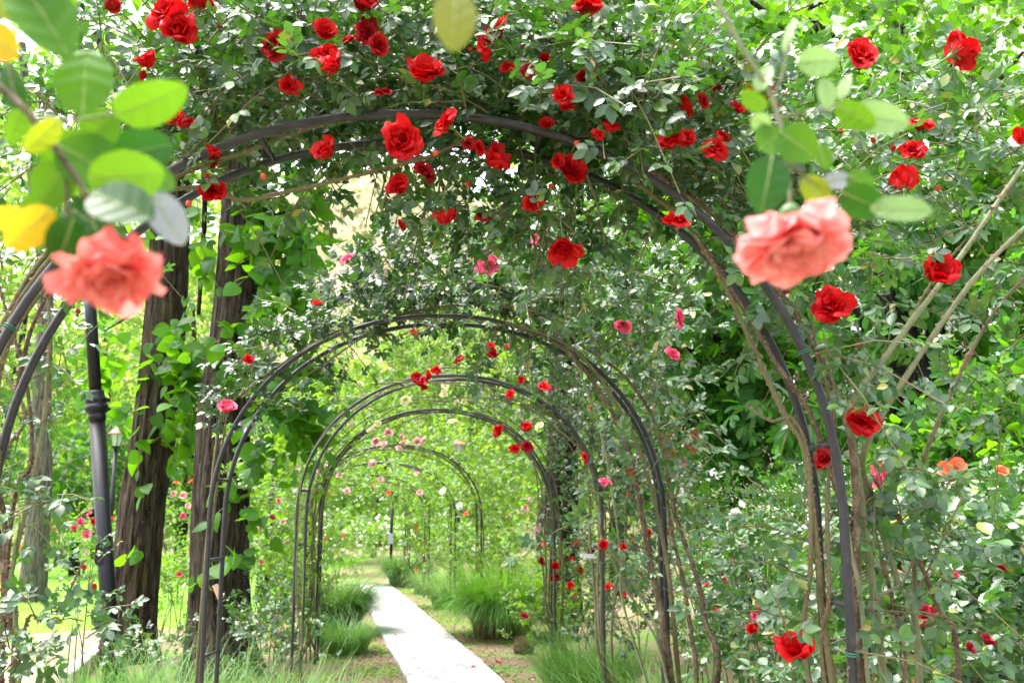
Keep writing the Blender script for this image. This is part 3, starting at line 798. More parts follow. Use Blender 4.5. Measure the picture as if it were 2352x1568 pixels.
# ------------------------------------------------------------------ rose arches
M['tie'] = solid_mat('tie', [(.3, (.02, .12, .07)), (.7, (.04, .18, .11))], scale=9, rough=.5)
ARCH = []     # (centre x, d, half width, spring height, rise, back hoop offset)
def arch_pt(a, t, back=0.0):
    """t 0..1 from the left foot over the top to the right foot"""
    cx, d, hw, sp, rise, dx, dy = a
    arc = PI * (hw + rise) / 2 * 1.02; tot = 2 * sp + arc
    t = np.atleast_1d(t); s = t * tot
    x = np.where(s < sp, -hw, np.where(s > sp + arc, hw, 0.0)); z = np.where(s < sp, s, np.where(s > sp + arc, tot - s, 0.0))
    m_ = (s >= sp) & (s <= sp + arc)
    th = PI - (s - sp) / arc * PI
    e = 2 / 2.12
    xa = hw * np.sign(np.cos(th)) * np.abs(np.cos(th)) ** e; za = sp + rise * np.abs(np.sin(th)) ** e
    x = np.where(m_, xa, x); z = np.where(m_, za, z)
    return np.stack([cx + x + dx * back, np.full(len(s), d) + dy * back, z], 1)

ORD = ['nearest', 'second', 'third', 'fourth', 'fifth', 'sixth', 'seventh', 'eighth']
DESC = ['nearest dark metal rose arch, covered in red blooms and filling the top of the view',
        'second dark metal rose arch from the front, with a few pink roses',
        'third dark metal rose arch, with a bunch of red roses at its top',
        'fourth dark metal rose arch from the front, with cream roses around its top',
        'fifth rose arch from the front, with pink roses hanging at its top',
        'sixth rose arch from the front, one thin hoop seen inside the fifth arch',
        'seventh rose arch from the front, small with white blossom around it',
        'last and smallest rose arch at the bend of the path']
def make_arch(k, cx, d, hw, sp, rise, dx, dy, label):
    a = (cx, d, hw, sp, rise, dx, dy); ARCH.append(a)
    t = thing('rose_arch', label, 'rose arch', (cx, d, 0), 'rose arches over the path')
    T = np.linspace(0, 1, 90)
    rad = .0125 if k < 3 else .0115
    for b in (0, 1):
        acc = Acc(); tube(acc, arch_pt(a, T, b), rad, 12 if k < 2 else 8)
        acc.build('hoop', M['metal'], t)
    arc = PI * (hw + rise) / 2 * 1.02; tot = 2 * sp + arc
    ts = [z / tot for z in (.35, .75, 1.22, 1.62)] + [.36, .44, .555, .63] + [1 - z / tot for z in (1.62, 1.22, .75, .35)]
    for s in ts:
        acc = Acc(); p, q = arch_pt(a, s, 0)[0], arch_pt(a, s, 1)[0]
        u = (q - p) / np.linalg.norm(q - p)
        tube(acc, [p + u * rad, q - u * rad], rad * .72, 8)
        acc.build('rung', M['metal'], t)
    for s in (.30, .52, .71, .83) if k < 4 else ():
        p = arch_pt(a, [s, s + .002], 0); u = nrm(p[1] - p[0]); x = nrm(np.cross(u, [0, 1, 0])); y = np.cross(u, x)
        acc = Acc()
        for q in range(2):
            an = np.linspace(0, 2 * PI, 15)
            tube(acc, p[0] + u * (.006 * q) + (rad + .0035) * (np.cos(an)[:, None] * x + np.sin(an)[:, None] * y) + u * .004 * np.sin(an)[:, None], .0022, 5)
        tube(acc, [p[0] + x * (rad + .003), p[0] + x * (rad + .03) - u * .012, p[0] + x * (rad + .045) - u * .03], .0018, 5)
        acc.build('wire_tie', M['tie'], t)
    return a
def arch_from(k, xl, xr, y, top, d, dx, dy):
    """posts seen at xl and xr on row y, crown at row top"""
    l, r = at(xl, y, d)[0], at(xr, y, d)[0]
    sp = 1.43; rise = at((xl + xr) / 2, top, d)[2] - sp
    make_arch(k, (l + r) / 2, d, (r - l) / 2, sp, rise, dx, dy, DESC[k])
arch_from(0, -139, 1953, 1450, 262, 2.6, -.005, .21)
arch_from(1, 463, 1535, 1540, 725, 5.1, .01, .23)
arch_from(2, 670, 1388, 1510, 862, 7.6, .02, .24)
arch_from(3, 725, 1275, 1460, 940, 10.1, -.02, .24)
arch_from(4, 705, 1105, 1300, 1022, 12.7, -.06, .24)
arch_from(5, 700, 1045, 1300, 1062, 15.2, -.08, .24)
arch_from(6, 690, 985, 1300, 1090, 17.7, -.10, .24)
arch_from(7, 680, 940, 1300, 1112, 20.2, -.12, .24)

def px_pts(lst, d):
    out = []
    for p in lst:
        out.append(at(p[0], p[1], p[2] if len(p) > 2 else d))
    return np.array(out)

RED = [(385, 30, 52), (408, 74, 42), (460, 12, 40), (640, 110, 38), (745, 78, 32), (832, 18, 38), (842, 78, 42), (866, 106, 28), (752, 130, 36), (768, 160, 32), (663, 197, 29), (975, 180, 42), (925, 325, 47),
       (755, 355, 34), (490, 438, 33), (497, 372, 18), (975, 395, 28), (925, 435, 30), (345, 150, 25), (485, 352, 22), (262, 18, 22), (880, 215, 22), (400, 275, 24), (430, 290, 20), (800, 95, 20), (335, 175, 18),
       (1145, 78, 40), (1125, 120, 28), (1165, 155, 18), (1213, 168, 22), (1348, 22, 38), (1350, 182, 24), (1293, 222, 26), (1290, 247, 24), (1565, 245, 32), (1640, 200, 17), (1692, 255, 24), (1614, 232, 20),
       (1025, 285, 36), (1540, 335, 30), (1575, 320, 24), (1643, 342, 33), (1125, 372, 40), (1305, 395, 40), (1222, 465, 28), (1022, 512, 32), (1107, 505, 20), (1292, 557, 40), (1555, 512, 36), (1255, 290, 20), (1400, 300, 22),
       (1250, 135, 13), (1100, 340, 18), (1375, 310, 18), (1660, 315, 20), (1280, 370, 18), (920, 520, 14), (1075, 330, 16),
       (1750, 225, 30), (1970, 133, 46), (2197, 122, 48), (2113, 293, 32), (2097, 347, 33), (2078, 430, 37), (2342, 325, 26), (2138, 628, 40), (1908, 707, 48), (1985, 970, 44), (1830, 1500, 44), (1900, 1060, 24), (1795, 672, 20), (1770, 250, 20)]
FACE = {(925, 325): (.15, -1, -.25), (1908, 707): (-.1, -1, .35), (1985, 970): (0, -.75, .75), (1830, 1500): (-.2, -.6, .7), (975, 180): (.1, -.7, .5), (2197, 122): (.7, .1, .4), (1970, 133): (.2, -.8, .3), (1348, 22): (0, -.25, 1),
        (1292, 557): (0, -.5, -.9), (490, 438): (.3, -1, -.2), (2113, 293): (0, -.6, .8), (2078, 430): (.2, .3, .6), (385, 30): (-.2, -.9, .3), (408, 74): (.3, -.9, .1), (1643, 342): (.2, -1, .2), (663, 197): (.3, -.9, .1), (2138, 628): (.3, -.9, .2)}

KEEP = []      # blooms and hoops that the leafy shoots grow round
for px, py, r in RED:
    d = 2.36 + random.uniform(-.05, .1)
    if px > 1740: d = 2.58 + random.uniform(-.05, .1)
    if r < 26: d += .08
    if py > 370 and px < 1500: d += .2
    KEEP.append((px, py, d, r))
HOOPS = [(proj(arch_pt(ARCH[k], np.linspace(0, 1, 260), b)), w) for k, w in ((0, 24), (1, 15), (2, 10), (3, 7)) for b in (0, 1)]
def clear_of(O, D, L, k=.66):
    """False for shoots that would grow right across a bloom or a hoop"""
    ok = np.ones(len(O), bool)
    for f in (.3, .8):
        q = proj(O + nrm(D) * (L * f)[:, None])
        for px, py, d, r in KEEP:
            ok &= ~((np.hypot(q[:, 0] - px, q[:, 1] - py) < r * 1.25) & (q[:, 2] < d + .12) & (rng.uniform(size=len(O)) < (.75 if r > 34 else .5)))
        for H, w in HOOPS:
            dd = np.hypot(q[:, None, 0] - H[None, :, 0], q[:, None, 1] - H[None, :, 1])
            j = dd.argmin(1)
            ok &= ~((dd.min(1) < w + pxm_inv(.045, q[:, 2])) & (q[:, 2] < H[j, 2] + .03) & (rng.uniform(size=len(O)) < (k if w > 20 else .42)))
    return ok
def pxm_inv(m, d):
    return m * FPX / np.maximum(d, .3)

def region_shoots(acc, regs, tm, size, nodes=5, L=(.18, .42), **kw):
    """regs: (px, py, d, rx px, ry px, depth half, n, upwardness)"""
    for px, py, d, rx, ry, rd, n, up in regs:
        c = at(px, py, d)
        O, u = ell(n, c, (pxm(rx, d), rd, pxm(ry, d)))
        D = u * .8 + rng.normal(size=(n, 3)) * .6 + [0, 0, up]
        LL = rng.uniform(*L, n); kp = clear_of(O, D, LL)
        shoots(acc, O[kp], D[kp], LL[kp], nodes, tm, size, **kw)

# ---- climber on the nearest arch: two plants and a loose-caned neighbour
base_l, base_r = arch_pt(ARCH[0], 0)[0] + [-.12, .1, 0], arch_pt(ARCH[0], 1)[0] + [.10, .12, 0]
CL = thing('climbing_rose', 'climbing rose with red blooms on the left half of the nearest arch', 'climbing rose', base_l, 'climbing roses on the arches')
CR = thing('climbing_rose', 'thick thorny climbing rose with red blooms on the right half of the nearest arch', 'climbing rose', base_r, 'climbing roses on the arches')
CO = thing('climbing_rose', 'loose climbing rose with long bare arching canes right of the nearest arch', 'climbing rose', at(2080, 1568, 3.1) * [1, 1, 0], 'climbing roses on the arches')
th = dict(thorn=90, tsize=.007)
g0 = [base_r[0], base_r[1], 0]
def cpath(g, lst, d): return np.vstack([[g], px_pts(lst, d)])
for lst, r0, r1, mt in (
    ([(1975, 1568, 2.75), (1970, 1400), (1966, 1150), (1952, 1000), (1900, 850), (1800, 680), (1655, 505), (1500, 395), (1340, 335)], .0115, .006, 'old_cane'),
    ([(1905, 1520, 2.78), (1880, 1300), (1850, 1050), (1800, 950), (1730, 800), (1660, 650), (1580, 520), (1470, 425)], .010, .006, 'cane'),
    ([(1965, 1330, 2.76), (1935, 1180), (1860, 960), (1775, 830), (1690, 690), (1560, 500), (1430, 400)], .009, .005, 'old_cane'),
    ([(1990, 1500, 2.7), (1955, 1250), (1925, 1090), (1890, 900), (1835, 790)], .007, .004, 'green_cane'),
    ([(1860, 1568, 2.8), (1862, 1300), (1858, 1060), (1820, 960), (1770, 965), (1712, 930)], .008, .0035, 'cane'),
    ([(1895, 1568, 2.8), (1905, 1380), (1900, 1150), (1915, 960), (1880, 830), (1860, 700)], .008, .004, 'cane')):
    cane(CR, cpath(g0, lst, 2.72), r0, r1, mt, **th)
g1 = list(CO.location)
for lst, r0, r1, mt in (
    ([(1975, 1120, 2.75), (1945, 960, 2.7), (2050, 800, 2.68), (2200, 600, 2.68), (2352, 380, 2.7), (2480, 230, 2.75)], .011, .006, 'green_cane'),
    ([(1985, 1150, 2.95), (1960, 930), (2060, 790), (2130, 660), (2210, 560), (2290, 470)], .006, .003, 'cane'),
    ([(2100, 1200, 3.0), (2125, 1050), (2195, 880), (2290, 710), (2370, 630), (2450, 600)], .008, .004, 'cane'),
    ([(2110, 1500, 2.9), (2060, 1330), (2005, 1150), (1985, 1040, 2.75), (2090, 850, 2.7), (2230, 650, 2.7), (2352, 525, 2.7), (2460, 430, 2.75)], .0105, .006, 'green_cane'),
    ([(2200, 1560, 3.0), (2150, 1380), (2060, 1180), (2000, 1090)], .009, .005, 'old_cane'),
    ([(1990, 1500, 2.8), (2080, 1330), (2150, 1180), (2190, 1080)], .006, .003, 'green_cane'),
    ([(2080, 1568, 2.7), (2060, 1420), (2020, 1270), (1990, 1130)], .008, .005, 'old_cane'),
    ([(1950, 1568, 2.6), (2075, 1420), (2140, 1290), (2215, 1130)], .006, .003, 'green_cane')):
    cane(CO, cpath(g1, lst, 2.9), r0, r1, mt, **th)
# upright shoots above the arch
for lst in ([(1430, 340), (1450, 210), (1490, 90), (1530, -20)], [(1540, 300), (1580, 190), (1640, 90), (1670, 30)], [(1300, 330), (1330, 230), (1340, 120)],
            [(1620, 330), (1680, 190), (1760, 90), (1830, 0)], [(1385, 330), (1420, 180), (1415, 60), (1440, -30)]):
    cane(CR, px_pts(lst, 2.75), .006, .0025, 'cane', thorn=40, tsize=.005)
for lst in ([(880, 330), (920, 230), (960, 120), (935, -20)], [(430, 360), (480, 300), (510, 200), (560, 60)], [(1000, 300), (1040, 200), (1100, 60)], [(640, 330), (690, 220), (720, 80)],
            [(330, 400), (360, 230), (420, 60), (440, -30)]):
    cane(CL, px_pts(lst, 2.72), .005, .0022, 'green_cane', thorn=40, tsize=.005)
# canes along the left half and hanging below
g2 = [base_l[0], base_l[1], 0]
for lst, r0, r1 in (
    ([(-60, 1200, 2.7), (-50, 900), (60, 640), (200, 500), (400, 405), (560, 350), (700, 300), (860, 250)], .010, .005),
    ([(-30, 1300, 2.75), (0, 850), (120, 640), (300, 470), (470, 430), (560, 460), (700, 430), (850, 395), (1000, 355), (1080, 310)], .009, .005),
    ([(-80, 1100, 2.65), (20, 740), (170, 540), (330, 420), (520, 330), (680, 310)], .008, .004)):
    cane(CL, cpath(g2, lst, 2.68), r0, r1, 'cane', **th)
for lst in ([(1100, 330), (1150, 400), (1180, 470), (1240, 560)], [(1230, 350), (1270, 420), (1290, 520)], [(900, 340), (880, 430), (860, 500)], [(1040, 330), (1010, 420), (1010, 500)], [(1340, 380), (1370, 470), (1390, 560)]):
    cane(CR, px_pts(lst, 2.75), .004, .0018, 'green_cane', thorn=20, tsize=.004)
# left-hand stems seen low at the frame edge (old thick bush canes)
OB = thing('rose_bush', 'old rose bush with thick thorny stems at the left edge of the view', 'rose bush', at(35, 1568, 3.1) * [1, 1, 0], None)
gb = list(OB.location)
for lst, r0, r1, mt in (
    ([(35, 1568), (30, 1450), (15, 1330), (0, 1240), (-30, 1150)], .017, .010, 'old_cane'),
    ([(35, 1480), (25, 1340), (60, 1170), (95, 1000), (110, 860), (112, 720), (90, 600)], .009, .005, 'green_cane'),
    ([(10, 1290), (-10, 1100), (30, 920), (70, 760), (130, 640), (190, 540)], .009, .005, 'old_cane'),
    ([(-20, 1250), (10, 1050), (60, 960), (20, 870), (-30, 830)], .007, .004, 'green_cane'),
    ([(20, 1250), (70, 1060), (65, 900), (30, 760), (-10, 640)], .007, .004, 'old_cane'),
    ([(45, 1500), (100, 1420), (140, 1390), (180, 1310), (195, 1285)], .005, .003, 'cane')):
    cane(OB, cpath(gb, lst, 3.1), r0, r1, mt, thorn=170, tsize=.008)
acc = Acc()
region_shoots(acc, [(60, 1150, 3.1, 70, 60, .1, 8, .3), (130, 1130, 3.05, 60, 50, .1, 6, .2), (140, 820, 3.1, 50, 60, .1, 7, .3), (60, 900, 3.1, 60, 80, .12, 8, .2),
                    (90, 1430, 3.0, 110, 60, .12, 9, .3), (60, 1520, 3.0, 90, 50, .12, 9, .2), (30, 700, 3.2, 60, 90, .15, 10, .2), (40, 480, 3.2, 80, 60, .15, 10, .3), (170, 1480, 3.0, 60, 60, .1, 4, .4)],
              ROSE, .085, nodes=3, L=(.06, .16), rnd=.5, face=(0, -.6, 0))
acc.build('foliage', [M['rose_leaf'], M['twig']], OB)
for px, py in ((192, 1310), (215, 1355)): bloom(OB, px, py, 3.0, 12, 'bud', face=(.1, 0, 1))
bloom(OB, 178, 722, 3.0, 13, 'bud', face=(.1, 0, 1))

leafL, leafR, leafO = Acc(), Acc(), Acc()
kw = dict(rnd=.5, twig=.002, upn=.9, face=(0, -.65, 0))
region_shoots(leafL, [
    (330, 120, 2.7, 160, 120, .35, 44, .4), (520, 170, 2.75, 160, 110, .35, 42, .4), (730, 200, 2.7, 170, 100, .35, 52, .5), (900, 170, 2.7, 170, 120, .35, 56, .5),
    (880, 60, 2.9, 260, 80, .3, 44, .5), (460, 330, 2.75, 160, 70, .25, 26, .2), (700, 260, 2.75, 200, 40, .25, 30, .2), (260, 280, 2.75, 130, 110, .3, 20, .2),
    (950, 250, 2.75, 130, 50, .25, 30, .3), (120, 360, 2.8, 130, 130, .3, 16, .1), (60, 180, 2.9, 150, 130, .3, 14, .1), (600, 90, 2.95, 200, 70, .3, 26, .5),
    (450, 160, 3.15, 200, 140, .25, 40, .4), (700, 130, 3.2, 220, 130, .25, 60, .4), (930, 110, 3.2, 200, 130, .25, 60, .4)],
    ROSE, .098, nodes=5, L=(.16, .38), **kw)
region_shoots(leafL, [(930, 390, 2.8, 120, 50, .2, 14, -.3), (720, 370, 2.75, 120, 40, .15, 5, -.3), (470, 420, 2.7, 80, 50, .15, 9, -.2)], ROSE, .085, nodes=5, L=(.12, .3), **kw)
region_shoots(leafR, [
    (1130, 170, 2.7, 160, 120, .35, 58, .5), (1180, 60, 2.85, 180, 80, .3, 36, .5), (1330, 230, 2.7, 190, 100, .35, 66, .4), (1400, 320, 2.65, 180, 60, .3, 50, .3), (1530, 300, 2.7, 170, 90, .35, 56, .4),
    (1660, 330, 2.75, 150, 120, .35, 52, .3), (1420, 130, 2.85, 130, 90, .3, 18, .7), (1180, 290, 2.65, 160, 50, .25, 40, .2), (1700, 470, 2.75, 120, 100, .3, 32, .2),
    (1780, 620, 2.7, 80, 100, .2, 18, .1), (1820, 800, 2.7, 90, 90, .2, 16, .1), (1930, 780, 2.7, 70, 70, .15, 8, .1), (1200, 140, 3.2, 200, 140, .25, 56, .4), (1450, 240, 3.2, 200, 120, .25, 50, .3)],
    ROSE, .098, nodes=5, L=(.16, .38), **kw)
region_shoots(leafR, [(1150, 420, 2.85, 190, 90, .25, 38, -.3), (1290, 450, 2.8, 140, 90, .2, 28, -.3), (1030, 450, 2.85, 100, 70, .2, 9, -.4), (1250, 540, 2.8, 80, 50, .15, 7, -.5), (1430, 440, 2.8, 90, 70, .15, 10, -.2)],
    ROSE, .082, nodes=5, L=(.12, .3), **kw)
region_shoots(leafO, [
    (1900, 330, 2.9, 150, 130, .35, 34, .3), (2080, 370, 2.95, 140, 120, .3, 24, .2), (2250, 420, 2.95, 140, 140, .3, 24, .2), (2120, 200, 2.95, 90, 60, .2, 8, .4), (1930, 470, 2.9, 120, 80, .3, 16, .1),
    (2200, 250, 3.0, 60, 90, .2, 7, .5), (1720, 810, 2.9, 50, 60, .15, 6, .1), (2010, 730, 3.05, 160, 110, .25, 8, .1), (2200, 770, 3.05, 150, 110, .25, 9, .1),
    (2240, 560, 3.0, 130, 90, .25, 11, .1), (2020, 1130, 2.8, 80, 70, .2, 14, .1), (2290, 860, 3.0, 90, 80, .2, 10, .1), (1900, 1300, 2.8, 60, 200, .2, 20, .1), (2050, 1300, 2.9, 110, 160, .2, 24, .1), (1850, 1480, 2.7, 90, 80, .2, 12, .1)],
    ROSE, .098, nodes=4, L=(.14, .34), **kw)
leafL.build('foliage', [M['rose_leaf'], M['twig']], CL)
leafR.build('foliage', [M['rose_leaf'], M['twig']], CR)
leafO.build('foliage', [M['rose_leaf_grey'], M['twig']], CO)

for px, py, d, r in KEEP:
    own = CL if px < 1000 else (CR if px < 1740 else CO)
    bloom(own, px, py, d, r * random.uniform(.86, 1.05), 'red', FACE.get((px, py)), calyx=r >= 28)
for px, py in ((503, 68), (568, 100), (913, 62), (1410, 65), (1370, 108), (1208, 112), (878, 80), (1290, 205), (1930, 310), (1767, 678), (1967, 800), (1992, 858), (2160, 440), (1610, 225), (1265, 435), (1075, 433), (1000, 505), (760, 185), (2050, 350), (2010, 330), (1585, 265)):
    bloom(CL if px < 1000 else (CR if px < 1740 else CO), px, py, 2.5 if px < 1740 else 2.7, 13, 'bud')
for px, py in ((1080, 112), (1001, 352), (1325, 330), (433, 468), (648, 200), (605, 405)):
    bloom(CL if px < 1000 else CR, px, py, 2.5, 10, 'hip')
# ------------------------------------------------------------------ climbers on the arches further in
def along(acc, k, t0, t1, n, out=(.0, .30), dep=.35, tm=ROSE, size=.1, nodes=5, L=(.15, .35), side=0.0, **kw):
    a = ARCH[k]; t = rng.uniform(t0, t1, n)
    p = arch_pt(a, t, .5); c = np.array([a[0], a[1], min(a[3], 1.5)])
    rad = p - c; rad[:, 2] = np.maximum(rad[:, 2], 0); rad[:, 1] = 0; rad = nrm(rad)
    o = rng.uniform(out[0], out[1], n)[:, None] * rad
    O = p + o + rng.normal(size=(n, 3)) * [.06, dep / 2, .06]
    O[:, 2] = np.maximum(O[:, 2], .1)
    D = rad * .6 + rng.normal(size=(n, 3)) * .6 + [0, 0, .3]
    LL = rng.uniform(*L, n); kp = clear_of(O, D, LL)
    shoots(acc, O[kp], D[kp], LL[kp], nodes, tm, size, **kw)

def hoop_canes(parent, k, side, n, r0, mat='cane', reach=(.4, .62), wob=.06, thorn=0):
    for q in range(n):
        t1 = random.uniform(*reach)
        tt = np.linspace(.002, t1, 9)
        if side > 0: tt = 1 - tt
        p = arch_pt(ARCH[k], tt, random.uniform(-.2, 1.2))
        p = p + np.cumsum(rng.normal(size=p.shape), 0) * wob * .5
        p[0] = np.array(parent.location) + [random.uniform(-.1, .1), random.uniform(-.1, .1), 0]
        p[:, 2] = np.maximum(p[:, 2], 0)
        cane(parent, p, r0 * random.uniform(.7, 1.1), r0 * .4, mat, thorn=thorn, sides=6)

def climber(k, side, label):
    b = arch_pt(ARCH[k], 0 if side < 0 else 1, .5)[0] + [side * .12, .12, 0]
    return thing('climbing_rose', label, 'climbing rose', b, 'climbing roses on the arches')

PINK2 = ((1122, 612, 28, 'pink', (.05, -1, .1)), (797, 597, 21, 'pink', None), (1245, 550, 23, 'pink', (-.8, -.5, .2)), (1433, 742, 19, 'pink', (-.2, -.6, -.5)), (1558, 730, 24, 'pink', (.9, -.5, .1)),
                          (1543, 817, 19, 'pink', (.4, -.8, .4)), (518, 942, 21, 'pink', None), (1390, 1108, 16, 'pink', (.2, -.4, .9)), (727, 700, 12, 'red', (0, -.5, .9)), (570, 825, 12, 'red', (.5, -.7, .5)),
                          (1385, 1250, 11, 'red', None), (1432, 1255, 9, 'red', None), (1265, 640, 8, 'pink', None))
KEEP += [(p[0], p[1], 4.62, p[2]) for p in PINK2 if p[2] > 9]
RED3 = ((1128, 797, 10), (1130, 815, 13), (1165, 795, 7), (948, 765, 10), (1056, 827, 13), (957, 869, 14), (968, 884, 15), (989, 863, 14), (1002, 850, 11), (976, 893, 9), (1173, 905, 12), (1191, 875, 9),
                  (1250, 892, 15), (1342, 1050, 13), (1138, 760, 6), (1358, 940, 8))
KEEP += [(p[0], p[1], 7.1, p[2]) for p in RED3 if p[2] > 9]
CREAM4 = ((787, 850, 9, 'cream'), (903, 848, 10, 'cream'), (825, 884, 9, 'cream'), (931, 918, 11, 'cream'), (1024, 883, 11, 'cream'), (1020, 905, 9, 'cream'), (1042, 970, 12, 'cream'), (856, 990, 11, 'cream'),
                      (808, 978, 11, 'cream'), (868, 975, 8, 'cream'), (1045, 928, 9, 'cream'), (1240, 980, 11, 'cream'), (1065, 920, 7, 'cream'), (850, 942, 6, 'cream'), (1095, 862, 6, 'cream'),
                      (1147, 990, 15, 'red'), (1210, 988, 14, 'red'), (1183, 1031, 11, 'red'), (1211, 1025, 13, 'red'))
KEEP += [(p[0], p[1], 9.3, p[2]) for p in CREAM4]
C2L = climber(1, -1, 'climbing rose with few pink roses on the left of the second arch')
C2R = climber(1, 1, 'climbing rose with leaning brown canes and pink roses on the right of the second arch')
a2 = Acc(); b2 = Acc()
R2 = dict(rnd=.5, twig=.0025, upn=.9, face=(0, -.6, 0))
region_shoots(a2, [(880, 660, 5.2, 130, 60, .4, 34, .2), (1000, 640, 5.2, 160, 90, .45, 66, .2), (790, 710, 5.15, 90, 45, .35, 26, .1), (660, 810, 5.1, 110, 60, .3, 32, .1), (570, 890, 5.0, 70, 60, .25, 16, .1),
                   (720, 760, 5.1, 90, 50, .3, 22, .1), (545, 940, 5.0, 50, 40, .2, 8, 0), (930, 575, 5.3, 60, 40, .3, 6, .5), (980, 700, 5.2, 120, 40, .3, 26, .1)],
              ROSE, .108, nodes=5, L=(.12, .27), **R2)
region_shoots(b2, [(1150, 640, 5.2, 150, 90, .45, 66, .2), (1300, 650, 5.2, 150, 100, .45, 66, .2), (1430, 700, 5.2, 130, 90, .4, 44, .1), (1230, 570, 5.3, 160, 60, .4, 34, .4), (1490, 740, 5.1, 100, 80, .35, 26, .1),
                   (1380, 800, 5.1, 90, 60, .3, 14, 0), (1470, 900, 5.1, 70, 90, .3, 16, 0), (1540, 960, 5.1, 60, 70, .3, 9, 0), (1480, 1060, 5.0, 70, 60, .25, 12, 0), (1400, 1180, 5.0, 50, 60, .2, 6, 0),
                   (1120, 720, 5.2, 150, 40, .3, 22, .1), (1500, 1150, 5.0, 60, 60, .2, 6, 0), (1370, 1230, 4.9, 40, 60, .2, 6, 0), (1550, 690, 5.2, 70, 60, .3, 10, .3)],
              ROSE, .108, nodes=5, L=(.18, .42), **R2)
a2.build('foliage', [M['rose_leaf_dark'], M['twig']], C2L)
b2.build('foliage', [M['rose_leaf_grey'], M['twig']], C2R)
acc = Acc()
region_shoots(acc, [(1490, 1010, 4.95, 30, 30, .1, 5, .1), (1470, 1060, 4.95, 40, 25, .1, 4, .1), (1510, 1090, 4.95, 30, 25, .1, 4, .1), (1600, 1010, 5.0, 20, 20, .1, 2, 0)], ROSE, .07, nodes=3, L=(.05, .12), rnd=.7)
acc.build('young_red_leaves', [M['red_leaf'], M['twig']], C2R)
for lst, r0, r1, mt in (
    ([(1545, 1400), (1530, 1280), (1505, 1150), (1470, 1030), (1420, 930), (1350, 830), (1270, 775), (1160, 740)], .013, .006, 'cane'),
    ([(1650, 1540), (1625, 1440), (1600, 1320), (1555, 1190), (1535, 1090), (1500, 960), (1430, 860), (1330, 790)], .015, .007, 'old_cane'),
    ([(1600, 1560), (1590, 1460), (1570, 1330), (1545, 1230), (1530, 1130)], .013, .007, 'old_cane'),
    ([(1530, 1480), (1515, 1380), (1490, 1260), (1470, 1140), (1440, 1010), (1380, 900), (1310, 810), (1240, 770)], .018, .008, 'old_cane'),
    ([(1520, 1500), (1490, 1400), (1440, 1310), (1385, 1240), (1372, 1160)], .009, .004, 'green_cane'),
    ([(1525, 1530), (1480, 1420), (1435, 1350), (1400, 1270)], .007, .004, 'green_cane'),
    ([(1440, 1420), (1425, 1280), (1405, 1120), (1375, 980), (1330, 850), (1290, 780), (1250, 700)], .006, .004, 'green_cane'),
    ([(1640, 1500), (1560, 1330), (1540, 1220), (1580, 1120), (1650, 1030)], .005, .003, 'green_cane')):
    cane(C2R, cpath([C2R.location[0], C2R.location[1], 0], lst, 5.05), r0, r1, mt, thorn=25, tsize=.008)
for lst, r0, r1 in (
    ([(500, 1000), (560, 905), (660, 830), (780, 760), (900, 735), (1010, 735)], .009, .005), ([(520, 960), (600, 930), (690, 870), (780, 810), (850, 760)], .006, .004),
    ([(1290, 740), (1180, 705), (1050, 700), (930, 720), (840, 770)], .010, .005), ([(880, 760), (890, 700), (870, 600)], .004, .002), ([(1010, 730), (1005, 640), (1015, 540)], .004, .002)):
    p0 = [C2L.location[0], C2L.location[1], 0]
    cane(C2L, cpath(p0, lst, 5.12) if lst[0][0] < 700 and lst[0][1] > 950 else px_pts(lst, 5.15), r0, r1, 'cane', thorn=10, tsize=.007)
for px, py, r, kd, fc in PINK2:
    bloom(C2L if px < 1000 else C2R, px, py, 4.62, r, kd, fc, calyx=r > 17)
for px, py in ((1105, 585), (1230, 650), (1480, 690), (1600, 620)): bloom(C2R, px, py, 4.95, 8, 'bud')

def mid_climber(k, side, label, t, n, mat, tm, size, out, canes, r0, inn=0):
    c = climber(k, side, label); acc = Acc()
    for (t0, t1), nn in zip(t, n): along(acc, k, t0, t1, nn, out=out, dep=.5, tm=tm, size=size, rnd=.55, twig=.003, face=(0, -.5, 0))
    acc.build('foliage', [M[mat], M['twig']], c)
    hoop_canes(c, k, side, canes, r0)
    return c
C3L = mid_climber(2, -1, 'climbing rose on the left of the third arch, thin with yellow buds', [(.42, .56), (.24, .42)], [80, 26], 'rose_leaf_far', ROSE, .105, (.05, .55), 2, .008)
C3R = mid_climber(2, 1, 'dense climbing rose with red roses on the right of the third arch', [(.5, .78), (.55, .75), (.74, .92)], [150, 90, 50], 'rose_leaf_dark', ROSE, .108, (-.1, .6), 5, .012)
for px, py, r in RED3:
    bloom(C3L if px < 1010 else C3R, px, py, 7.1, r, 'red')
C4L = mid_climber(3, -1, 'climbing rose with cream roses on the left of the fourth arch', [(.2, .36), (.34, .54), (.04, .2)], [90, 100, 40], 'rose_leaf_far', ROSE_LO, .11, (-.1, .5), 5, .012)
C4R = mid_climber(3, 1, 'climbing rose with cream and red roses on the right of the fourth arch', [(.5, .7), (.66, .86), (.84, .97)], [120, 120, 40], 'rose_leaf', ROSE_LO, .11, (-.15, .6), 6, .013)
for px, py, r, kd in CREAM4:
    bloom(C4L if px < 985 else C4R, px, py, 9.3, r * (1.15 if kd == 'cream' else 1), kd)
C5L = mid_climber(4, -1, 'climbing rose with round pink roses on the left of the fifth arch', [(.1, .35), (.3, .52)], [110, 110], 'rose_leaf_far', ROSE_LO, .12, (-.1, .5), 4, .013)
C5R = mid_climber(4, 1, 'climbing rose with pink roses at the top right of the fifth arch', [(.48, .7), (.68, .95)], [110, 120], 'rose_leaf_far', ROSE_LO, .12, (-.1, .5), 4, .013)
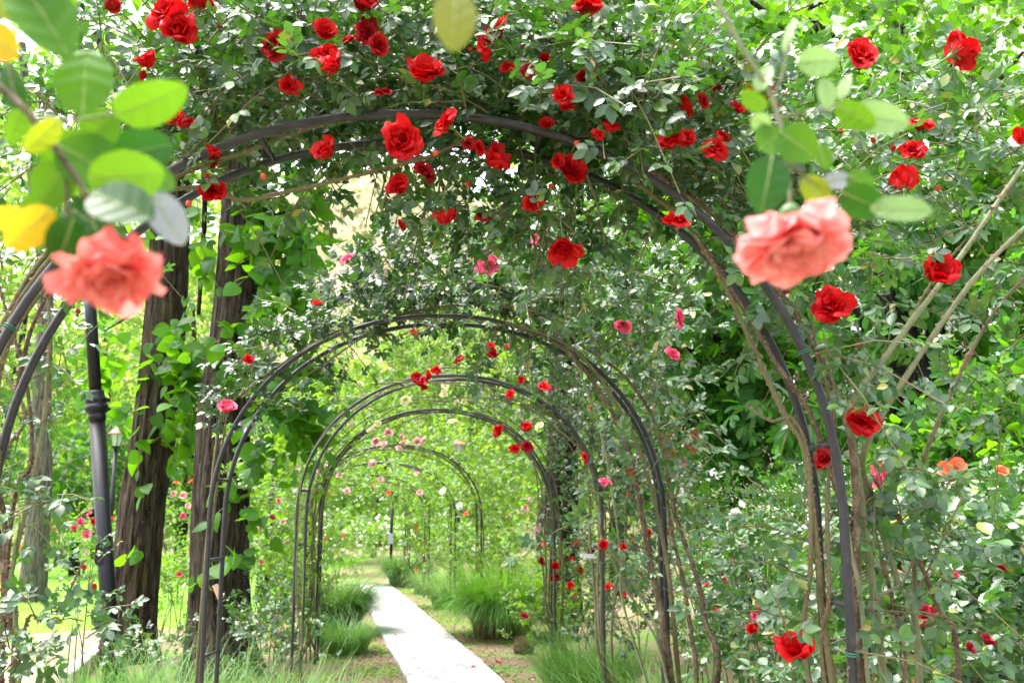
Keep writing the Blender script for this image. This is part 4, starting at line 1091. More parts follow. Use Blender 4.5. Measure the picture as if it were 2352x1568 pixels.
for px, py, r in ((890, 995, 10), (862, 1012, 10), (882, 1022, 8), (929, 1017, 11), (957, 1017, 10), (975, 1012, 9), (919, 1003, 6), (917, 1030, 8), (857, 1063, 9), (797, 1128, 8), (680, 1078, 8), (745, 1070, 9), (700, 1125, 7), (735, 1082, 8)):
    bloom(C5L if px < 905 else C5R, px, py, 11.9, r * 1.1, 'light_pink')
for k, lb in ((5, 'sixth'), (6, 'seventh'), (7, 'last')):
    for sd_, sn in ((-1, 'left'), (1, 'right')):
        c = mid_climber(k, sd_, 'pale green climbing rose on the %s of the %s arch, far down the path' % (sn, lb), [((.1, .5) if sd_ < 0 else (.5, .9))], [170], 'rose_leaf_far', ROSE_LO, .14, (-.25, .5), 3, .010)
        for q in range(4):
            a = ARCH[k]; p = arch_pt(a, random.uniform(.1, .5) if sd_ < 0 else random.uniform(.5, .9), 0)[0]
            o = bpy.data.objects.new('bloom', random.choice(BL[('white', 'light_pink', 'orange')[k - 5]])); COL.objects.link(o); o.parent = c
            o.location = Vector(p + rng.normal(size=3) * [.2, .05, .2] - [0, .25, 0]) - c.location; o.scale = (.06,) * 3
            orient(o, (random.gauss(0, .5), -1, .5))
# ------------------------------------------------------------------ trees
def trunk_mesh(parent, pts, radii, mat, name='trunk', sides=84, rows=90, ridge=.036, flare=0.0):
    p = spline(pts, rows); r = spline(np.array(radii, float)[:, None] * [1, 0, 0], rows)[:, 0]
    acc = Acc()
    T = nrm(np.gradient(p, axis=0)); x = np.array([1.0, 0, 0]); X = []
    for k in range(rows):
        x = x - T[k] * x.dot(T[k]); x = x / np.linalg.norm(x); X.append(x)
    X = np.array(X); Y = np.cross(T, X)
    a = np.arange(sides) * 2 * PI / sides; h = np.linspace(0, 1, rows)
    seed = random.uniform(0, 50)
    A, H = np.meshgrid(a, h)
    w = .25 * np.sin(9 * H + seed) + .15 * np.sin(23 * H + 2 * A + seed)
    rid = 1.3 - 2.6 * np.abs(np.sin(7 * (A + w * .4) + seed)) ** 1.6 + .5 * np.sin(3 * A + 4 * H + seed) + .35 * np.sin(13 * A + 31 * H) + rng.normal(size=A.shape) * .18
    fl = flare * np.exp(-H * rows / 3.2) * (1 + .55 * np.sin(5 * A + seed))
    R = r[:, None] * (1 + ridge * rid + fl)
    V = p[:, None] + R[..., None] * (np.cos(a)[None, :, None] * X[:, None] + np.sin(a)[None, :, None] * Y[:, None])
    i, j = np.meshgrid(np.arange(rows - 1), np.arange(sides), indexing='ij'); j2 = (j + 1) % sides
    acc.add(V.reshape(-1, 3), [np.stack([i * sides + j, i * sides + j2, (i + 1) * sides + j2, (i + 1) * sides + j], -1).reshape(-1, 4)])
    return acc.build(name, M[mat], parent)

def crown(parent, regs, mat, tm, size, nodes=5, L=(.3, .8), name='crown', hang=.35, upn=.5, spread=.8, droop=.3, rnd=.6, twig=.004, face=(0, -.6, 0)):
    acc = Acc()
    for px, py, d, rx, ry, rd, n in regs:
        c = at(px, py, d); O, u = ell(n, c, (pxm(rx, d), rd, pxm(ry, d)), .2)
        O[:, 2] = np.maximum(O[:, 2], .15)
        D = u * .7 + rng.normal(size=(n, 3)) * .6 + [0, 0, -.05]
        shoots(acc, O, D, rng.uniform(*L, n), nodes, tm, size, droop=droop, upn=upn, spread=spread, hang=hang, rnd=rnd, twig=twig, face=face)
    return acc.build(name, [M[mat], M['twig']], parent)

def limbs(parent, paths, mat='bark_dark'):
    for lst, d, r0, r1 in paths:
        acc = Acc(); p = spline(px_pts(lst, d), 6 * len(lst)); tube(acc, p, np.linspace(r0, r1, len(p)) * rng.uniform(.92, 1.08, len(p)), 10)
        acc.build('limb', M[mat], parent)

# two lindens left of the path
def tree(name, label, base, cat='tree', group=None):
    return thing(name, label, cat, base, group)
LA = tree('linden_tree', 'leaning linden trunk with yellow moss, just right of the near lamp post', at(296, 1505, 10.3) * [1, 1, 0])
trunk_mesh(LA, [list(LA.location)] + list(px_pts([(306, 1380), (328, 1160), (356, 980), (382, 700), (397, 420), (408, 200), (422, -150), (440, -500)], 10.3)), [.27, .235, .225, .215, .205, .195, .18, .165, .14], 'bark_moss', flare=.22)
limbs(LA, [([(466, 300), (470, 480), (464, 600), (456, 722)], 10.0, .03, .022), ([(400, 330), (470, 200), (560, 40), (640, -120)], 10.3, .09, .04), ([(395, 420), (330, 300), (240, 120), (150, -60)], 10.3, .08, .03), ([(355, 640), (300, 720), (240, 760)], 10.2, .02, .008)])
crown(LA, [(400, 800, 9.9, 40, 40, .2, 7), (390, 855, 9.9, 30, 35, .2, 6), (350, 955, 9.9, 45, 22, .15, 6), (445, 880, 10.0, 35, 60, .3, 12), (405, 985, 9.95, 25, 30, .15, 5), (250, 800, 10.6, 60, 50, .4, 8),
           (230, 960, 10.6, 30, 40, .3, 4), (300, 560, 10.2, 90, 70, .5, 8), (430, 540, 10, 50, 40, .4, 6), (460, 820, 9.95, 30, 60, .25, 10), (440, 930, 9.95, 25, 40, .2, 7)], 'linden_leaf', LINDEN, .175, nodes=4, L=(.15, .45))
for q in ((340, 1105, 9.95, 12, 10, .05, 1), (335, 1262, 9.93, 14, 10, .05, 1)):
    crown(LA, [q], 'linden_leaf', LINDEN, .17, nodes=3, L=(.10, .16), name='trunk_sprout')
crown(LA, [(200, 90, 11, 260, 150, 1.3, 18), (430, 40, 10.5, 200, 140, 1.2, 50), (330, 280, 10.6, 140, 100, .8, 6)], 'linden_leaf', LINDEN, .16)

LB = tree('linden_tree', 'dark straight linden trunk standing behind the left post of the second arch', at(503, 1540, 9.4) * [1, 1, 0])
trunk_mesh(LB, [list(LB.location)] + list(px_pts([(502, 1350), (507, 1150), (516, 950), (545, 720), (560, 500), (572, 300), (590, 50), (610, -350)], 9.4)), [.30, .262, .252, .24, .225, .21, .195, .175, .14], 'bark', flare=.30)
limbs(LB, [([(575, 260), (690, 120), (820, 0), (930, -120)], 9.5, .09, .04), ([(580, 190), (520, 60), (470, -60)], 9.4, .08, .04), ([(555, 560), (620, 500), (690, 480)], 9.2, .03, .01)])
crown(LB, [(660, 480, 9.1, 60, 50, .4, 26), (700, 540, 9.0, 35, 45, .3, 10), (640, 600, 9.2, 45, 60, .4, 22), (640, 680, 9.3, 45, 55, .4, 22), (530, 790, 9.0, 50, 40, .3, 10), (490, 540, 9.1, 50, 40, .35, 10), (620, 850, 9.2, 40, 50, .4, 12),
           (630, 980, 9.1, 50, 45, .35, 18), (680, 870, 9.2, 50, 50, .35, 14), (660, 920, 9.3, 45, 50, .4, 14), (700, 950, 9.4, 35, 45, .3, 10), (565, 1070, 9.0, 22, 40, .2, 6), (560, 1150, 9.0, 20, 35, .2, 4), (545, 1290, 9.0, 22, 25, .15, 4)],
      'linden_leaf', LINDEN, .175, nodes=4, L=(.15, .4))
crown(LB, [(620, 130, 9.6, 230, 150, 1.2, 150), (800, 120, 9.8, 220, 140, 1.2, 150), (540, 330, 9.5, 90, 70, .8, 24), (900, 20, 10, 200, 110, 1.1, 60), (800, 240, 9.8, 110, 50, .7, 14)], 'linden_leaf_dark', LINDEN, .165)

LC = tree('linden_tree', 'leafy linden rising behind the top middle of the nearest arch', at(1290, 1330, 14) * [1, 1, 0])
trunk_mesh(LC, [list(LC.location)] + list(px_pts([(1290, 1100), (1300, 700), (1320, 300), (1330, 0), (1330, -300)], 14)), [.25, .22, .20, .17, .14, .1], 'bark_dark', rows=40, flare=.2)
limbs(LC, [([(1310, 420), (1450, 250), (1700, 90), (1900, 0)], 13.4, .1, .04), ([(1315, 360), (1200, 200), (1100, 40)], 13.4, .09, .04), ([(1880, 60), (1840, 80), (1720, 0)], 11, .05, .03)])
crown(LC, [(1200, 110, 11.5, 230, 160, 1.5, 150), (1420, 120, 11.2, 220, 150, 1.4, 130), (1620, 110, 11.5, 220, 140, 1.4, 120), (1480, 300, 10.5, 200, 120, 1.1, 80), (1650, 330, 10.5, 170, 130, 1.0, 70), (1060, 60, 12, 160, 110, 1.2, 60),
           (1480, 490, 9.8, 110, 70, .7, 40), (1570, 560, 9.6, 100, 90, .6, 44), (1400, 540, 10, 70, 50, .5, 12)], 'linden_leaf', LINDEN, .165)

# chestnuts right of the tunnel
CA = tree('chestnut_tree', 'horse chestnut with a black forked trunk behind the long bare rose canes', at(2135, 1200, 9.6) * [1, 1, 0])
trunk_mesh(CA, [list(CA.location)] + list(px_pts([(2125, 1080), (2118, 980), (2105, 860), (2070, 770), (2040, 660), (2050, 400)], 9.6)), [.22, .20, .185, .19, .16, .13, .10], 'bark_dark', rows=40, flare=.2)
limbs(CA, [([(2105, 900), (2150, 760), (2240, 640), (2340, 560)], 9.6, .10, .05), ([(2105, 960), (2060, 880), (2010, 800), (1960, 700)], 9.5, .06, .03), ([(2110, 860), (2230, 800), (2350, 770)], 9.6, .05, .02)])
crown(CA, [(1960, 640, 9.4, 140, 120, .8, 40), (1860, 900, 9.3, 80, 110, .6, 28), (2280, 760, 9.3, 110, 90, .7, 34), (2230, 960, 9.0, 140, 90, .6, 44), (2330, 900, 9.0, 70, 120, .6, 26), (1970, 1060, 9.2, 60, 50, .4, 14), (2200, 600, 9.8, 160, 110, .9, 44),
           (1790, 620, 9.6, 90, 90, .6, 26), (2180, 1080, 9.0, 130, 60, .5, 40), (2320, 1040, 8.8, 80, 70, .5, 26)], 'chestnut_leaf', CHEST, .25, nodes=4, L=(.3, .7), hang=.2, upn=.9, face=(0, -.3, 0))
CB = tree('chestnut_tree', 'dark horse chestnut with fingered leaves and pale flower candles, right of the second arch', at(1660, 1230, 12.2) * [1, 1, 0])
trunk_mesh(CB, [list(CB.location)] + list(px_pts([(1660, 1050), (1655, 850), (1665, 600), (1700, 300)], 12.2)), [.26, .23, .2, .17, .1], 'bark_dark', rows=36, flare=.2)
limbs(CB, [([(1655, 880), (1560, 780), (1480, 700)], 12, .08, .04), ([(1660, 830), (1760, 740), (1850, 690)], 12, .08, .04)])
crown(CB, [(1620, 760, 11.4, 110, 90, .7, 44), (1700, 860, 11.3, 80, 70, .6, 26), (1570, 900, 11.3, 60, 60, .5, 16), (1640, 960, 11.2, 110, 50, .6, 30), (1740, 990, 11.0, 80, 60, .5, 24), (1780, 760, 11.2, 90, 80, .6, 30), (1600, 640, 11.4, 130, 70, .8, 36),
           (1690, 1050, 11.2, 110, 40, .5, 22), (1740, 640, 11.4, 90, 70, .7, 22)], 'chestnut_leaf', CHEST, .24, nodes=4, L=(.35, .8), hang=.25, upn=.9, face=(0, -.35, 0))
def candle(parent, px, py, d, h):
    acc = Acc(); c = at(px, py, d); n = 90
    z = rng.uniform(-.5, .5, n); r = (.5 - z) * .22 * h + .01
    a = rng.uniform(0, 6.28, n); P = c + np.stack([r * np.cos(a), r * np.sin(a), z * h], 1)
    for q in range(3):
        mk = rng.integers(0, 3, n) == q
        scatter(acc, CLUMP[q], P[mk], rnd_dirs(mk.sum()), rnd_dirs(mk.sum()) + [0, -.5, .5], np.full(mk.sum(), h * .16))
    tube(acc, [c - [0, 0, h * .8], c + [0, 0, h * .45]], .006, 5)
    acc.build('flower_candle', M['white'], parent)
for px, py in ((1668, 700), (1655, 735), (1845, 430), (1640, 705), (1725, 800), (1850, 250)): candle(CB, px, py, 10.9, .20)
for px, py in ((1840, 420), (2130, 400), (2300, 100), (2030, 180), (1900, 520), (2260, 250), (2180, 740), (1920, 590)): candle(CA, px, py, 9.0, .19)

# hazels / hornbeams filling the upper right
HA = tree('hazel_tree', 'bright green hazel tree filling the upper right corner', at(2075, 1240, 11.5) * [1, 1, 0])
trunk_mesh(HA, [list(HA.location)] + list(px_pts([(2070, 900), (2066, 500), (2062, 150), (2080, -200)], 11.5)), [.17, .15, .13, .11, .09], 'bark_dark', rows=36)
limbs(HA, [([(2066, 420), (2160, 200), (2230, 20), (2260, -100)], 11.3, .07, .03), ([(2064, 300), (1960, 130), (1860, 40)], 11.2, .06, .025), ([(2240, 250), (2350, 120)], 10.4, .03, .02), ([(2068, 600), (2220, 480), (2350, 400)], 11, .05, .02)])
crown(HA, [(1900, 90, 11, 200, 140, 1.2, 110), (2130, 90, 10.8, 200, 140, 1.2, 120), (2300, 110, 10.5, 140, 170, 1.1, 90), (1990, 300, 10.8, 180, 120, 1.0, 80), (2220, 330, 10.4, 180, 130, 1.0, 100), (2300, 500, 10.0, 130, 110, .8, 70),
           (2100, 500, 10.4, 150, 110, .9, 70), (1850, 440, 10.8, 130, 110, .9, 40), (1760, 240, 11.2, 140, 120, 1.0, 50), (2330, 330, 9.6, 90, 120, .6, 40)], 'hazel_leaf', HAZEL, .155, nodes=6, L=(.3, .8), hang=.15, upn=.9, face=(0, -.6, 0))
HB = tree('hazel_bush', 'low round-leaved hazel bush below the chestnut fork, behind the orange roses', at(2260, 1260, 8.2) * [1, 1, 0], 'bush')
acc = Acc()
for q in range(7):
    e = at(random.uniform(2090, 2340), random.uniform(880, 1000), 8.2 + random.uniform(-.4, .4))
    tube(acc, spline([list(HB.location), (np.array(HB.location) + e) / 2 + [0, 0, .3], e], 10), np.linspace(.02, .006, 10), 6)
acc.build('stems', M['bark_dark'], HB)
crown(HB, [(2240, 985, 8.0, 80, 55, .4, 36), (2300, 930, 8.0, 90, 90, .5, 50), (2240, 1050, 7.8, 160, 70, .5, 70), (2060, 1095, 8.0, 100, 32, .4, 24)], 'linden_leaf', HAZEL, .12, nodes=6, L=(.25, .6), hang=.1, upn=1.0, face=(0, -.3, 0))

# trees standing further back
FAR = [  # px, d, trunk radius, crown list (px, py, rx, ry, n), material, label
    (90, 17, .20, [(60, 120, 260, 200, 60), (150, 330, 160, 140, 34), (20, 420, 130, 120, 26)], 'bright_leaf', 'tall tree with a grey mossy trunk on the lawn at the far left'),
    (-60, 30, .2, [(40, 700, 190, 130, 90), (130, 860, 180, 120, 90), (20, 980, 160, 100, 70)], 'bright_leaf', 'pale green tree at the far left edge beyond the lawn'),
    (230, 33, .2, [(230, 760, 190, 140, 110), (300, 900, 160, 110, 90), (190, 1010, 170, 80, 80)], 'bright_leaf', 'light green tree beyond the lawn, behind the near lamp post'),
    (180, 24, .12, [(150, 1060, 130, 70, 80), (260, 1090, 110, 60, 60), (340, 1060, 70, 70, 40)], 'linden_leaf_dark', 'dark green bush tree behind the far red-roofed lamp'),
    (420, 26, .15, [(440, 880, 100, 150, 80), (430, 1040, 100, 90, 60), (460, 700, 60, 90, 24)], 'bright_leaf', 'bright tree seen between the two linden trunks'),
    (640, 30, .2, [(680, 900, 130, 140, 110), (650, 1040, 120, 90, 80), (760, 950, 120, 100, 80)], 'bright_leaf', 'light tree just right of the second linden trunk'),
    (860, 34, .2, [(880, 840, 150, 110, 110), (870, 960, 150, 110, 120), (960, 760, 120, 60, 50)], 'bright_leaf', 'light green tree seen inside the third arch, left of its top'),
    (1060, 32, .2, [(1060, 850, 150, 120, 110), (1040, 980, 150, 100, 110), (1130, 760, 130, 80, 70)], 'bright_leaf', 'light green tree seen inside the third arch, right of its top'),
    (1240, 27, .2, [(1250, 860, 140, 140, 120), (1220, 1000, 140, 110, 110), (1330, 760, 120, 110, 70)], 'bright_leaf', 'bright tree behind the right shoulder of the second arch'),
    (1420, 22, .2, [(1420, 860, 130, 150, 120), (1400, 1030, 140, 100, 110), (1470, 640, 120, 120, 60)], 'hazel_leaf', 'green tree between the second arch and the dark chestnut'),
    (1830, 20, .2, [(1800, 760, 170, 110, 80), (1900, 800, 160, 160, 110), (1800, 980, 150, 100, 80), (1640, 880, 130, 170, 90)], 'painted_shade_leaf', 'tree deep behind the right-hand chestnuts'),
    (2200, 18, .2, [(2200, 720, 170, 110, 80), (2290, 820, 170, 180, 130), (2080, 880, 150, 180, 90), (2280, 1050, 140, 110, 70)], 'painted_shade_leaf', 'tree deep behind the hazel at the right edge'),
    (2050, 13.5, .12, [(2050, 880, 95, 130, 60), (2130, 760, 80, 80, 30)], 'painted_shade_leaf', 'added mass of near-black leaves for the shaded hollow behind the chestnut fork'),  # added to darken the hollow, its shade is in the leaf colour
    (1610, 14.5, .12, [(1620, 880, 90, 110, 60), (1660, 1000, 110, 50, 30)], 'painted_shade_leaf', 'added mass of near-black leaves for the shade behind the fingered chestnut leaves'),  # added as a dark backing, shade painted into the leaves
    (960, 42, .25, [(1000, 1080, 260, 70, 150), (800, 1090, 200, 70, 110), (1200, 1090, 220, 70, 110), (600, 1100, 180, 70, 80)], 'linden_leaf', 'row of dark trees closing the view at the end of the path')]
for px, d, tr, cr, mat, lb in FAR:
    b = at(px, 1180, d) * [1, 1, 0]
    t = tree('tree', lb, b)
    top = at(np.mean([c[0] for c in cr]), min(c[1] for c in cr), d)
    pale = 'bark_pale' if px == 90 or 600 < px < 1300 else 'bark_dark'
    if 600 < px < 1300: tr *= .5
    pts = [b, b + [0, 0, 1.2], (b + top) / 2 + [.2, 0, .3], top]
    if px == 90: pts = [b] + list(px_pts([(92, 1150), (95, 1000), (98, 850), (105, 650), (75, 400), (50, 100)], d))
    trunk_mesh(t, pts, [tr] + list(np.linspace(tr * .95, tr * .35, len(pts) - 1)), pale, rows=30, sides=20, flare=.15)
    acc = Acc()
    for cx_, cy_, rx, ry, n in cr:
        O, u = ell(int(n * 1.6), at(cx_, cy_, d), (pxm(rx, d), min(2.5, pxm(rx, d)), pxm(ry, d)), .35)
        O[:, 2] = np.maximum(O[:, 2], .2); n = len(O)
        shoots(acc, O, u + rng.normal(size=(n, 3)) * .5, rng.uniform(.6, 1.6, n), 7, SIMPLE + HAZEL[:1], .24 if d > 20 else .18, upn=.8, hang=.1, rnd=.6, twig=.008, face=(0, -.5, 0))
    acc.build('crown', [M[mat], M['twig']], t)
# the far wood behind everything, one mass
acc = Acc(); n = 12000
ang = rng.uniform(-.75, .75, n); dd = rng.uniform(46, 60, n)
O = np.stack([np.sin(ang) * dd, np.cos(ang) * dd, rng.uniform(0, 1, n) ** .8 * np.where(ang > .0, 34, np.where(ang < -.25, 24, np.where(ang < -.07, 4.5, 9)))], 1)
shoots(acc, O, rnd_dirs(n) + [0, -.3, .4], rng.uniform(.8, 2, n), 6, SIMPLE, .62, upn=.7, rnd=.6, twig=0, face=(0, -.3, 0))
tag(acc.build('distant_wood', [M['bright_leaf'], M['twig']]), 'mass of pale green woodland closing the view behind the garden', 'wood', kind='stuff')
# ------------------------------------------------------------------ rose bushes in the beds
BUSH_Q = []
def bush(*a, **k):
    BUSH_Q.append((a, k))

def bush_now(label, px, py_top, d, wpx, n, mat='rose_leaf_grey', size=.11, blooms=(), name='rose_bush', cat='rose bush', lo=None, canes=5, white=0, wkind='white', zlow=.25, group='rose bushes in the beds', dep=.5):
    top = at(px, py_top, d); b = np.array([top[0], d, 0.0]); h = max(top[2], .4)
    t = thing(name, label, cat, b, group)
    r = pxm(wpx, d) / 2; tm = (ROSE_LO if d > 6.5 else ROSE) if lo is None else (ROSE_LO if lo else ROSE)
    # leafy shoots through the bush
    u = rng.uniform(0, 1, n); z = h * (zlow + (1 - zlow) * np.sqrt(u)) - .12
    k = np.sqrt(rng.uniform(.05, 1, n)) * r * (1.05 - .35 * np.abs(u - .55)); a = rng.uniform(0, 6.28, n)
    O = np.stack([b[0] + k * np.cos(a), d + k * np.sin(a) * min(1, dep / max(r, .01)), z], 1)
    D = np.stack([np.cos(a) * .5, np.sin(a) * .5, np.full(n, .9)], 1) + rng.normal(size=(n, 3)) * .35
    acc = Acc(); LL = rng.uniform(.14, .36, n) * (1 if d < 10 else 1.2); kp = clear_of(O, D, LL, .3)
    shoots(acc, O[kp], D[kp], LL[kp], 5 if d < 10 else 6, tm, size, rnd=.5, twig=.002, face=(0, -.35, 0))
    acc.build('foliage', [M[mat], M['twig']], t)
    for q in range(canes):
        e = O[rng.integers(0, n)]; s = b + [random.uniform(-.12, .12), random.uniform(-.1, .1), 0]
        cane(t, [s, s * .6 + e * .4 + [0, 0, .12 * h], e], .007, .003, random.choice(['cane', 'old_cane', 'green_cane']), thorn=30 if d < 5 else 0, sides=6)
    for bl in blooms:
        bloom(t, bl[0], bl[1], d - min(r, dep) * .9 - .15, bl[2] * 1.12, bl[3], bl[4] if len(bl) > 4 else None, calyx=d < 5)
    if white:
        m = min(white, 90)
        idx = rng.choice(n, white, replace=white > n)
        for q in range(m):
            o = bpy.data.objects.new('bloom', random.choice(BL[wkind])); COL.objects.link(o); o.parent = t
            p = O[idx[q]] + rng.normal(size=3) * .05 + [0, -min(r, dep) * .5, .2]
            o.location = Vector(p - b); o.scale = (random.uniform(.025, .045),) * 3
            orient(o, (random.gauss(0, .5), -.7, .7))
    return t

# right-hand bed, near to far
bush('rose bush with large grey-green leaves at the lower right corner', 2270, 1150, 3.9, 420, 110, blooms=[(2290, 1305, 17, 'dark_red'), (2122, 1410, 24, 'dark_red', (-.3, -.8, .4)), (2265, 1475, 15, 'dark_red'), (2225, 1490, 12, 'dark_red'), (2095, 1245, 9, 'pink'), (2195, 1320, 8, 'pink')], size=.165)
bush('rose bush with one pale pink rose just right of the nearest arch post', 2060, 1180, 4.5, 300, 90, blooms=[(2070, 1338, 20, 'light_pink', (-.2, -.4, .9)), (2020, 1078, 20, 'pink'), (2024, 1100, 18, 'pink')], size=.15)
bush('rose bush with salmon-orange open roses at the right edge', 2220, 1085, 5.3, 330, 110, size=.14, blooms=[(2187, 1080, 29, 'orange', (0, -1, .3)), (2300, 1083, 20, 'orange', (.1, -.7, .7))])
bush('rose bush at the right frame edge behind the orange roses', 2350, 1120, 6.0, 240, 70, size=.14)
bush('rose bush behind the nearest arch post with one red rose low in front', 1800, 1230, 5.2, 280, 90, blooms=[(1726, 1443, 12, 'red', (0, -.8, .6)), (1741, 1390, 14, 'pink'), (1733, 1415, 10, 'pink')])
bush('rose bush with scattered small pink roses between the two right posts', 1690, 1250, 6.2, 260, 90, blooms=[(1668, 1332, 9, 'pink'), (1625, 1345, 7, 'pink'), (1700, 1355, 7, 'light_pink'), (1660, 1330, 6, 'pink'), (1700, 1440, 8, 'pink'), (1640, 1400, 7, 'pink'), (1780, 1350, 7, 'light_pink'), (1685, 1290, 6, 'pink')])
bush('rose bush with grey-green leaves right of the nearest post, low', 1990, 1330, 3.7, 260, 44, size=.14)
bush('tall rose bush behind the nearest post, with red young leaves', 1920, 1130, 7.0, 260, 80, blooms=[(1925, 1160, 8, 'light_pink'), (1990, 1395, 8, 'light_pink'), (1965, 1215, 6, 'pink')])
bush('pale rose bush with white roses left of the nearest right post', 1780, 1170, 8.2, 260, 80, blooms=[(1560, 1132, 13, 'white'), (1580, 1136, 12, 'white'), (1700, 1160, 9, 'white'), (1690, 1183, 12, 'white'), (1775, 1172, 10, 'white')])
bush('rose bush behind the second arch right post', 1590, 1210, 8.6, 220, 80, blooms=[(1490, 1227, 10, 'red'), (1405, 1345, 8, 'orange'), (1530, 1220, 7, 'red')])
bush('rose bush with red roses between the second and third arch posts', 1450, 1240, 9.6, 220, 80, blooms=[(1426, 1366, 9, 'red'), (1398, 1352, 9, 'red'), (1450, 1260, 9, 'red'), (1460, 1240, 8, 'red')])
bush('rose bush with red roses right of the third arch post', 1335, 1255, 10.8, 200, 80, blooms=[(1270, 1320, 10, 'red'), (1325, 1250, 9, 'red'), (1360, 1268, 9, 'red'), (1310, 1285, 8, 'red'), (1240, 1290, 9, 'red'), (1330, 1310, 8, 'red')], mat='rose_leaf_far')
bush('rose bush with crimson and orange roses at the foot of the fourth arch', 1255, 1330, 10.4, 180, 50, blooms=[(1205, 1415, 10, 'dark_red'), (1310, 1345, 8, 'red'), (1275, 1300, 8, 'red'), (1320, 1370, 8, 'orange')], mat='rose_leaf_far')
bush('far rose bush with pink roses behind the big round grass clump', 1215, 1220, 14, 180, 90, blooms=[(1215, 1150, 9, 'light_pink'), (1205, 1165, 9, 'light_pink'), (1235, 1215, 8, 'light_pink'), (1170, 1190, 7, 'light_pink'), (1250, 1250, 7, 'orange')], mat='rose_leaf_far', lo=True)
bush('far rose bush with orange specks of bloom right of the bend', 1105, 1200, 17, 170, 90, blooms=[(1140, 1225, 6, 'orange'), (1070, 1180, 6, 'orange'), (1120, 1250, 6, 'orange')], mat='rose_leaf_far', lo=True)
bush('far rose bush behind the thin wispy grass tuft', 1030, 1215, 20, 150, 90, mat='rose_leaf_far', lo=True, white=14)
for px, py, d, w, lb in ((900, 1190, 25, 170, 'far white rose bush behind the sign pole'), (810, 1200, 24, 150, 'far white rose bush left of the sign pole, over the tall grass'), (980, 1185, 27, 170, 'far white rose bush right of the sign pole'),
                         (870, 1130, 30, 200, 'tall white rose bush farthest down the path'), (720, 1180, 24, 150, 'far white rose bush behind the third arch left post')):
    bush(lb, px, py, d, w, 110, mat='rose_leaf_far', size=.14, lo=True, white=55, canes=2, dep=1)
# white-flowering shrubs
def elder(label, px, py, d, w, n):
    t = bush_now(label, px, py, d, w, n, name='flowering_shrub', cat='shrub', lo=True, mat='hazel_leaf', group=None, canes=4)
    c = np.array(t.location); top = at(px, py, d)[2]; r = pxm(w, d) / 2
    acc = Acc(); k = 1500
    hub, u = ell(110, [c[0], d - .2, top * .72], (r, .45, top * .32), .6)
    P = hub[rng.integers(0, 110, k)] + rng.normal(size=(k, 3)) * [.05, .04, .02]
    scatter(acc, CLUMP[0], P, rnd_dirs(k) * [1, 1, .3], rnd_dirs(k) * .5 + [0, -.3, 1], np.full(k, .018))
    o = acc.build('blossoms', M['white'], t); o['kind'] = 'stuff'
elder('shrub with sprays of tiny white flowers behind the nearest right post', 1850, 1070, 8.6, 240, 110)
elder('shrub with sprays of tiny white flowers below the dark chestnut', 1700, 1120, 9.6, 260, 110)
elder('shrub with specks of tiny white flowers right of the second arch post', 1570, 1100, 11, 200, 90)

# left-hand beds
bush('young rose bush with long upright shoots by the near lamp post', 195, 1190, 7.6, 90, 16, mat='rose_leaf', canes=4, size=.12)
bush('low rose bush at the foot of the mossy linden', 340, 1440, 8.3, 160, 26, mat='rose_leaf', canes=4)
bush('rose bush right of the second linden trunk', 600, 1330, 8.6, 130, 40, mat='rose_leaf', canes=5)
bush('rose bush with grey leaves at the left post of the third arch', 650, 1390, 8.4, 150, 44, mat='rose_leaf_grey', canes=5)
bush('rose bush between the third and fourth arch posts on the left', 690, 1260, 10.2, 140, 60, mat='rose_leaf_far', canes=6, blooms=[(660, 1245, 6, 'light_pink'), (625, 1190, 6, 'pink')])
bush('rose bush with small pink roses between the linden trunk and third arch', 610, 1170, 12.5, 170, 90, mat='rose_leaf_far', blooms=[(600, 1215, 7, 'light_pink'), (640, 1150, 7, 'pink'), (575, 1240, 6, 'pink'), (650, 1200, 6, 'light_pink'), (600, 1290, 6, 'pink')])
bush('rose bush with yellow-green leaves between the two linden trunks', 400, 1270, 12.0, 130, 90, mat='rose_leaf_far', blooms=[(425, 1345, 6, 'white'), (412, 1320, 6, 'pink'), (435, 1390, 6, 'white'), (440, 1500, 9, 'light_pink')])
bush('peach and pink roses on a bush far between the two linden trunks', 410, 1130, 17, 160, 110, mat='rose_leaf_far', blooms=[(405, 1110, 8, 'orange'), (420, 1140, 8, 'light_pink'), (395, 1135, 7, 'light_pink'), (430, 1165, 8, 'light_pink'), (440, 1105, 7, 'orange'), (420, 1185, 7, 'pink')])
bush('rose bush with pink and red roses behind the near lamp post', 225, 1190, 20, 120, 80, mat='rose_leaf_far', blooms=[(185, 1198, 9, 'pink'), (213, 1200, 8, 'red'), (198, 1228, 11, 'pink'), (170, 1212, 7, 'pink'), (250, 1213, 8, 'pink'), (256, 1195, 7, 'red'), (205, 1180, 7, 'pink'), (253, 1228, 7, 'pink')], lo=True)
bush('rose bush with white and orange roses at the far side of the lawn', 80, 1190, 23, 190, 110, mat='rose_leaf_far', blooms=[(48, 1300, 7, 'white'), (105, 1185, 7, 'orange'), (115, 1212, 6, 'orange'), (60, 1230, 6, 'pink'), (50, 1255, 6, 'orange'), (130, 1270, 6, 'white'), (20, 1240, 6, 'orange')], lo=True)
bush('rose bush at the far left edge of the lawn', -20, 1200, 19, 150, 80, mat='rose_leaf_far', lo=True)
bush('lush green bush at the left end of the lawn behind the old rose', 160, 1240, 26, 170, 90, mat='hazel_leaf', lo=True, name='bush', cat='bush', group=None)
bush('rose bush behind the fourth arch on the left', 770, 1180, 15.5, 150, 90, mat='rose_leaf_far', lo=True, blooms=[(700, 1290, 7, 'orange'), (745, 1240, 6, 'pink'), (790, 1230, 6, 'orange')])

